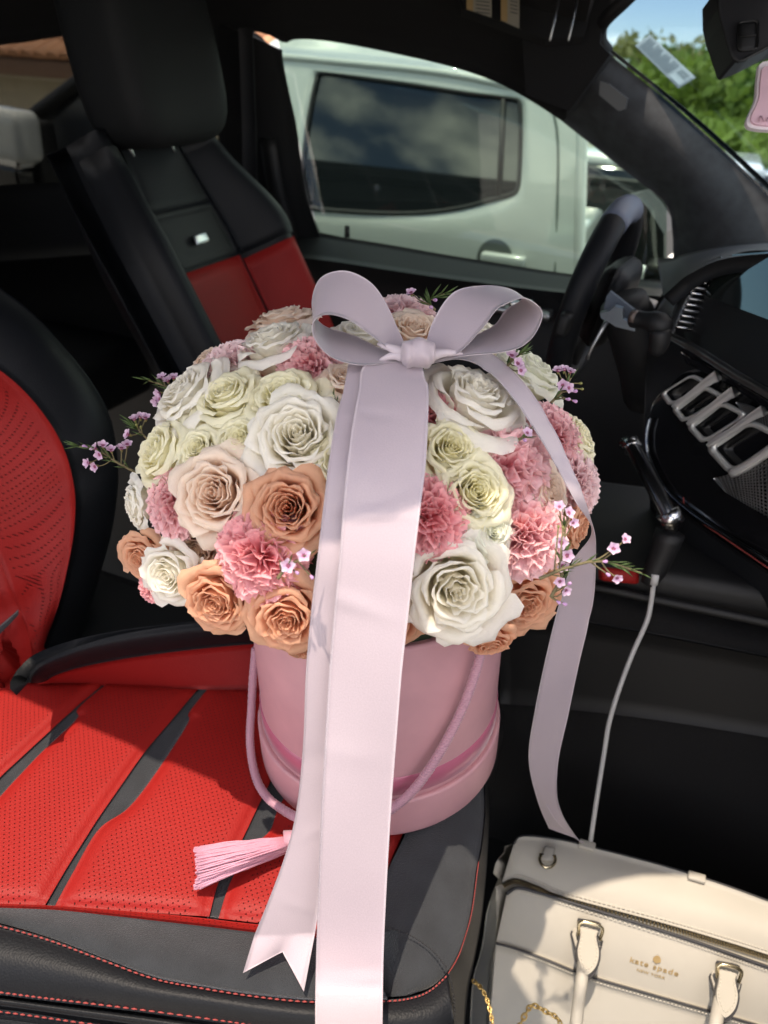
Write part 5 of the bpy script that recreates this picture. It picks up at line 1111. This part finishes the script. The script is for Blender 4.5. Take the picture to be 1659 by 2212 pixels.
# ================================================================== OUTSIDE: pale pickup parked alongside
TY = 2.1
trk = thing('pickup_truck', 'pale white pickup truck parked close outside the driver window', 'truck', (-1.0, 2.9, GZ))
PAINT = mat('pale_white_paint', (.50, .52, .495), .3, coat=.8)
PANE = mat('dark_tinted_pane', (.010, .012, .014), .03, spec=.6, coat=.25)
ZB_ = 1.07; TUM = math.tan(R(17))
def ty(px, py, off=0.):
    P = ony(px, py, TY)
    if P[2] > ZB_:
        n = nrm((0, -1, TUM)); P = onplane(px, py, np.array([0, TY, ZB_]), n)
    if off: P = P+np.array([0, -off, 0])
    return P
wo = [(686, 166), (694, 157), (800, 170), (900, 184), (1010, 201), (1112, 214), (1124, 226), (1125, 320), (1120, 402), (1108, 418), (1060, 432), (1000, 448), (930, 458), (850, 461), (760, 457), (700, 452), (660, 446), (648, 430), (652, 380), (664, 280), (676, 210)]
oo = [(560, 112), (575, 110), (760, 132), (900, 148), (1040, 172), (1200, 180), (1256, 200), (1256, 320), (1253, 430), (1252, 600), (1160, 720), (1040, 720), (930, 720), (850, 720), (760, 720), (640, 720), (480, 720), (470, 560), (480, 380), (500, 280), (530, 180)]
n_ = len(wo); WI = np.array(wo, float); OO = np.array(oo, float); V = []; f = []
rings = 16
for k in range(rings):
    t = (k/(rings-1)); 
    for i in range(n_): p = WI[i]*(1-t)+OO[i]*t; V.append(ty(p[0], p[1], .012*math.sin(min(1, t*8)*math.pi/2)))
for k in range(rings-1):
    for i in range(n_): a, b = k*n_+i, k*n_+(i+1) % n_; f.append((a, b, b+n_, a+n_))
put('cab_side', V, f, PAINT, trk)
put('window_pane', *prism([ty(x, y, -.004) for x, y in wo], (0, .01, 0)), PANE, trk, smooth=False)
put('window_seal', *tube(cr_spline([ty(x, y, .004) for x, y in wo+[wo[0]]], 90), .008, 6), mat('rubber_seal', (.012, .012, .014), .6), trk)
put('window_divider', *tube([ty(1088, 214, .004), ty(1078, 424, .004)], .009, 6), MATS['rubber_seal'], trk)
put('roof_gutter', *tube(cr_spline([ty(x, y, .012) for x, y in ((560, 118), (700, 131), (960, 158), (1150, 196))], 14), .012, 8), PAINT, trk)
put('roof', *prism([ty(560, 112, 0), ty(1256, 200, 0), ty(1256, 200)+np.array([0, .25, .10]), ty(560, 112)+np.array([0, .25, .08])], (0, .9, .02)), PAINT, trk, smooth=False)
roofv = [ty(x, y, 0) for x, y in ((560, 112), (760, 132), (900, 148), (1040, 172), (1256, 196))]
G = np.array([[p+np.array([0, k*.08, .10*math.sin(k/5*math.pi/2)]) for k in range(6)] for p in roofv]); sheet('roof_edge', G, PAINT, trk, thick=.02)
put('door_gap', *tube(cr_spline([ty(x, y, .013) for x, y in ((1180, 196), (1205, 280), (1206, 430), (1200, 590), (1196, 720))], 16), .004, 6), mat('panel_gap', (.10, .12, .11), .6), trk)
put('cab_back_edge', *tube(cr_spline([ty(x, y, .0) for x, y in ((1256, 205), (1256, 320), (1253, 450), (1251, 600), (1250, 720))], 14), .02, 8), PAINT, trk)
put('door_handle', *rbox(ty(1092, 556, .03), [nrm((1, 0, 0)), (0, 1, 0), (0, 0, 1)], (.16, .04, .035), .012, 3), PAINT, trk)
put('handle_recess', *lathe([(.0, .004), (.05, .004), (.065, 0)], 24, ty(1070, 556, .012), (0, -1, 0), ref=(0, 0, 1)), mat('recess_dark', (.08, .09, .085), .5), trk)
x0 = ty(1253, 500)[0]
put('load_bed', *rbox((x0+.95, TY+.50, .62), I3, (1.85, 1.0, .72), .03), PAINT, trk)
put('bed_rail', *rbox((x0+.95, TY+.03, 1.0), I3, (1.85, .08, .05), .015), PAINT, trk)
put('cab_body', *rbox((x0-1.25, TY+.55, .72), I3, (2.4, 1.0, .65), .03), PAINT, trk)
put('bonnet', *rbox((x0-2.9, TY+.75, .72), I3, (1.1, 1.4, .62), .08, 3), PAINT, trk)
fp = [ony(x, y, TY+.12) for x, y in ((-200, 420), (80, 245), (160, 180), (240, 120), (300, 100), (300, 420))]
put('front_door_glass', *prism(fp, (0, .02, 0)), mat('cab_glass', (.05, .055, .06), .1), trk, smooth=False)
put('windscreen_pillar', *tube([ony(-30, 330, TY+.08), ony(80, 243, TY+.08), ony(165, 180, TY+.10), ony(300, 90, TY+.14)], .03, 8), PLA, trk)
for wx in (x0-2.9, x0+1.1):
    wv_ = put('wheel', *lathe([(.16, -.02), (.34, -.02), (.37, .02), (.37, .18), (.34, .22), (.16, .22)], 32, (wx, TY-.0, GZ+.37), (0, 1, 0), ref=(0, 0, 1)), mat('tyre_rubber', (.02, .02, .02), .8), trk)
    o = put('rim', *lathe([(.0, .0), (.10, .01), (.2, .0), (.21, .03)], 24, (wx, TY-.01, GZ+.37), (0, 1, 0), ref=(0, 0, 1)), STEEL, None); o.parent = wv_; o.matrix_parent_inverse = INV[trk]
mm = put('door_mirror', *rbox(ony(8, 288, TY-.12), [nrm((1, 0, -.06)), (0, 1, 0), nrm((.06, 0, 1))], (.31, .14, .20), .05, 4), PAINT, trk)
for nm, py, sz, m in (('mirror_chrome_band', 338, (.27, .12, .06), CHROME), ('mirror_lower_shell', 372, (.28, .13, .09), GLOSS)):
    put(nm, *rbox(ony(10, py, TY-.12), [nrm((1, 0, -.06)), (0, 1, 0), nrm((.06, 0, 1))], sz, .02, 3), m, trk)
put('mirror_arm', *rbox(ony(84, 330, TY-.02), I3, (.12, .12, .25), .02), PLA, trk)

# driver-side door mirror of our own car
dm = thing('door_mirror', 'black door mirror of the car outside the driver window', 'mirror', ony(1385, 540, 1.3))
put('mirror_shell', *prism([ony(px, py, 1.25) for px, py in ((1330, 440), (1345, 425), (1372, 420), (1400, 450), (1434, 505), (1434, 560), (1400, 575), (1355, 565), (1335, 510))], (.02, .12, 0)), PLA, dm, smooth=False)
put('mirror_foot', *rbox(ony(1425, 585, 1.24), I3, (.06, .10, .05), .015), PLA, dm)

# ================================================================== house behind the pickup, tiled roof
HY = 8.0; XR = ony(1290, 200, HY)[0]
hs = thing('house', 'beige rendered house with terracotta tiled roof behind the pickup', 'house', (-3.0, 9.5, GZ))
eL = ony(0, 112, HY)[2]; WAL = mat('beige_render', (.42, .36, .26), .9, var=.12, vscale=3)
put('wall', *rbox((XR-7.7, HY+2.6, (eL-.25+GZ)/2), I3, (15, 4, eL-.25-GZ), .02), WAL, hs)
put('fascia', *rbox((XR-8, HY+.02, eL-.16), I3, (16, .06, .20), .01), mat('brown_fascia', (.16, .085, .05), .7), hs)
put('soffit', *rbox((XR-8, HY+.35, eL-.27), I3, (16, .66, .03), .005), WAL, hs)
put('roof_deck', *prism([(XR-16, HY+.02, eL-.05), (XR, HY+.02, eL-.05), (XR-2.2, HY+2.2, eL+.9), (XR-16, HY+2.2, eL+.9)], (0, .02, -.06)), mat('roof_underlay', (.12, .06, .04), .9), hs, smooth=False)
TIL = mat('terracotta_tile', (.44, .21, .11), .8, var=.35, vscale=2.5)
tv = []
for i in range(3):
    for k in range(9): a = math.pi*k/8; r = .105-.012*i/2; tv.append((r*math.cos(a), -.02+i*.24, r*.75*math.sin(a)))
tme = bpy.data.meshes.new('roof_tile'); tme.from_pydata(tv, [], grid_faces(3, 9)+[tuple(range(9))]); tme.materials.append(TIL); tme.polygons.foreach_set('use_smooth', [True]*len(tme.polygons))
rg = random.Random(5)
for c in range(44):
    for r_ in range(min(5, c//2)):
        o = bpy.data.objects.new('roof_tile', tme); COL.objects.link(o); o.parent = hs; o.matrix_parent_inverse = INV[hs]
        o.location = (XR-.1-c*.215, HY-.03+r_*.40, eL-.03+r_*.40*.436+rg.uniform(-.006, .006)); o.rotation_euler = (math.atan(.436), 0, rg.uniform(-.02, .02))
for x in (XR-.9, XR-2.2):
    wn_ = put('house_window', *rbox((x, HY+.58, eL-.75), I3, (.5, .06, .5), .01), mat('white_frame', (.6, .6, .58), .6), hs)
    o = put('pane', *rbox((x, HY+.54, eL-.75), I3, (.40, .02, .40), .002), PANE, None); o.parent = wn_; o.matrix_parent_inverse = INV[hs]

# ================================================================== white car parked beyond the pickup
pc = thing('parked_car', 'white car parked beyond the pickup in front of the house', 'car', ony(1330, 520, 5.0)*np.array([1, 1, 0])+np.array([0, 0, GZ]))
cx_ = ony(1340, 480, 5.0); WHT = mat('white_car_paint', (.75, .76, .74), .25, coat=.8)
put('body', *rbox((cx_[0], 5.4, .35), I3, (4.0, 1.6, .55), .12, 3), WHT, pc)
put('cabin', *rbox((cx_[0]-.1, 5.4, .85), I3, (2.2, 1.4, .50), .16, 4), PANE, pc)
put('roof', *rbox((cx_[0]-.1, 5.4, 1.10), I3, (1.8, 1.3, .06), .025, 3), WHT, pc)
for x in (-.45, .5): put('door_pillar', *rbox((cx_[0]+x, 4.69, .85), I3, (.08, .03, .46), .008), WHT, pc)
for x in (-1.2, 1.2): put('wheel', *lathe([(0, 0), (.2, -.02), (.3, 0), (.32, .03), (.32, .2)], 24, (cx_[0]+x, 4.58, GZ+.32), (0, 1, 0), ref=(0, 0, 1)), MATS['tyre_rubber'], pc)

# ================================================================== trees seen through the windscreen
LV = [mat('leaf_bright', (.22, .32, .05), .6, var=.3, vscale=3, trans=.35), mat('leaf_mid', (.13, .23, .04), .6, var=.3, vscale=3, trans=.35), mat('leaf_olive', (.26, .27, .07), .6, var=.3, vscale=3, trans=.35)]
BARK = mat('tree_bark', (.12, .09, .06), .9, var=.3, bump=.5, bscale=20)
def tree(x, y, h, rad, mi, label, seed, nleaf=7000):
    rs = np.random.RandomState(seed); t = thing('broadleaf_tree', label, 'tree', (x, y, GZ), 'trees beyond the windscreen')
    parts = [tube(cr_spline([(x, y, GZ), (x+.1, y, GZ+h*.3), (x-.05, y+.1, GZ+h*.6), (x, y, GZ+h*.85)], 10), np.linspace(.16, .04, 10), 8)]
    lobes = []
    for k in range(11):
        a = rs.uniform(0, 6.28); r = rad*rs.uniform(.2, .75); lr = rad*rs.uniform(.22, .48); z = GZ+max(.3, min(h*rs.uniform(.25, 1.0), h-lr*.85)); c = np.array([x+r*math.cos(a), y+r*math.sin(a), z]); lobes.append((c, lr))
        parts.append(tube(cr_spline([(x, y, GZ+h*.25), (x*.5+c[0]*.5, y*.5+c[1]*.5, (GZ+h*.3+z)/2), c], 6), np.linspace(.07, .015, 6), 6))
    put('trunk', *join(parts), BARK, t)
    n = nleaf; li = rs.randint(0, len(lobes), n); d = rs.normal(size=(n, 3)); d /= np.linalg.norm(d, axis=1, keepdims=True); rr = rs.uniform(.35, 1.08, n)**.6
    C = np.array([lobes[i][0] for i in li])+d*(np.array([lobes[i][1] for i in li])*rr)[:, None]*np.array([1, 1, .85])
    a = rs.normal(size=(n, 3)); a /= np.linalg.norm(a, axis=1, keepdims=True); b = np.cross(a, rs.normal(size=(n, 3))); b /= np.linalg.norm(b, axis=1, keepdims=True); L = rs.uniform(.05, .11, n)[:, None]
    V = np.stack([C-a*L, C+b*L*.5, C+a*L, C-b*L*.5], 1).reshape(-1, 3); f = np.arange(4*n).reshape(-1, 4)
    put('crown', V, f, LV[mi], t, smooth=False)
for px, yy_, top, rad, mi, lab, sd in ((1340, 14, 72, 2.4, 2, 'olive green tree with a bare tuft at its top, beside the pillar', 1), (1430, 12, 118, 2.0, 0, 'bright green bushy tree behind the windscreen sticker', 2), (1500, 15, 105, 2.3, 1, 'mid green tree with pointed top between bushy trees', 3), (1590, 12, 130, 2.2, 0, 'bright green bushy tree beside the mirror', 4), (1700, 13, 110, 2.6, 1, 'mid green tree behind the pink air freshener', 5), (1560, 9, 250, 1.7, 0, 'low bright shrub-like tree before the taller ones', 6), (1420, 18, 95, 2.5, 2, 'olive green tree far behind the sticker', 7)):
    P = ony(px, top, yy_); tree(P[0], P[1], max(1.2, P[2]-GZ), rad, mi, lab, sd)
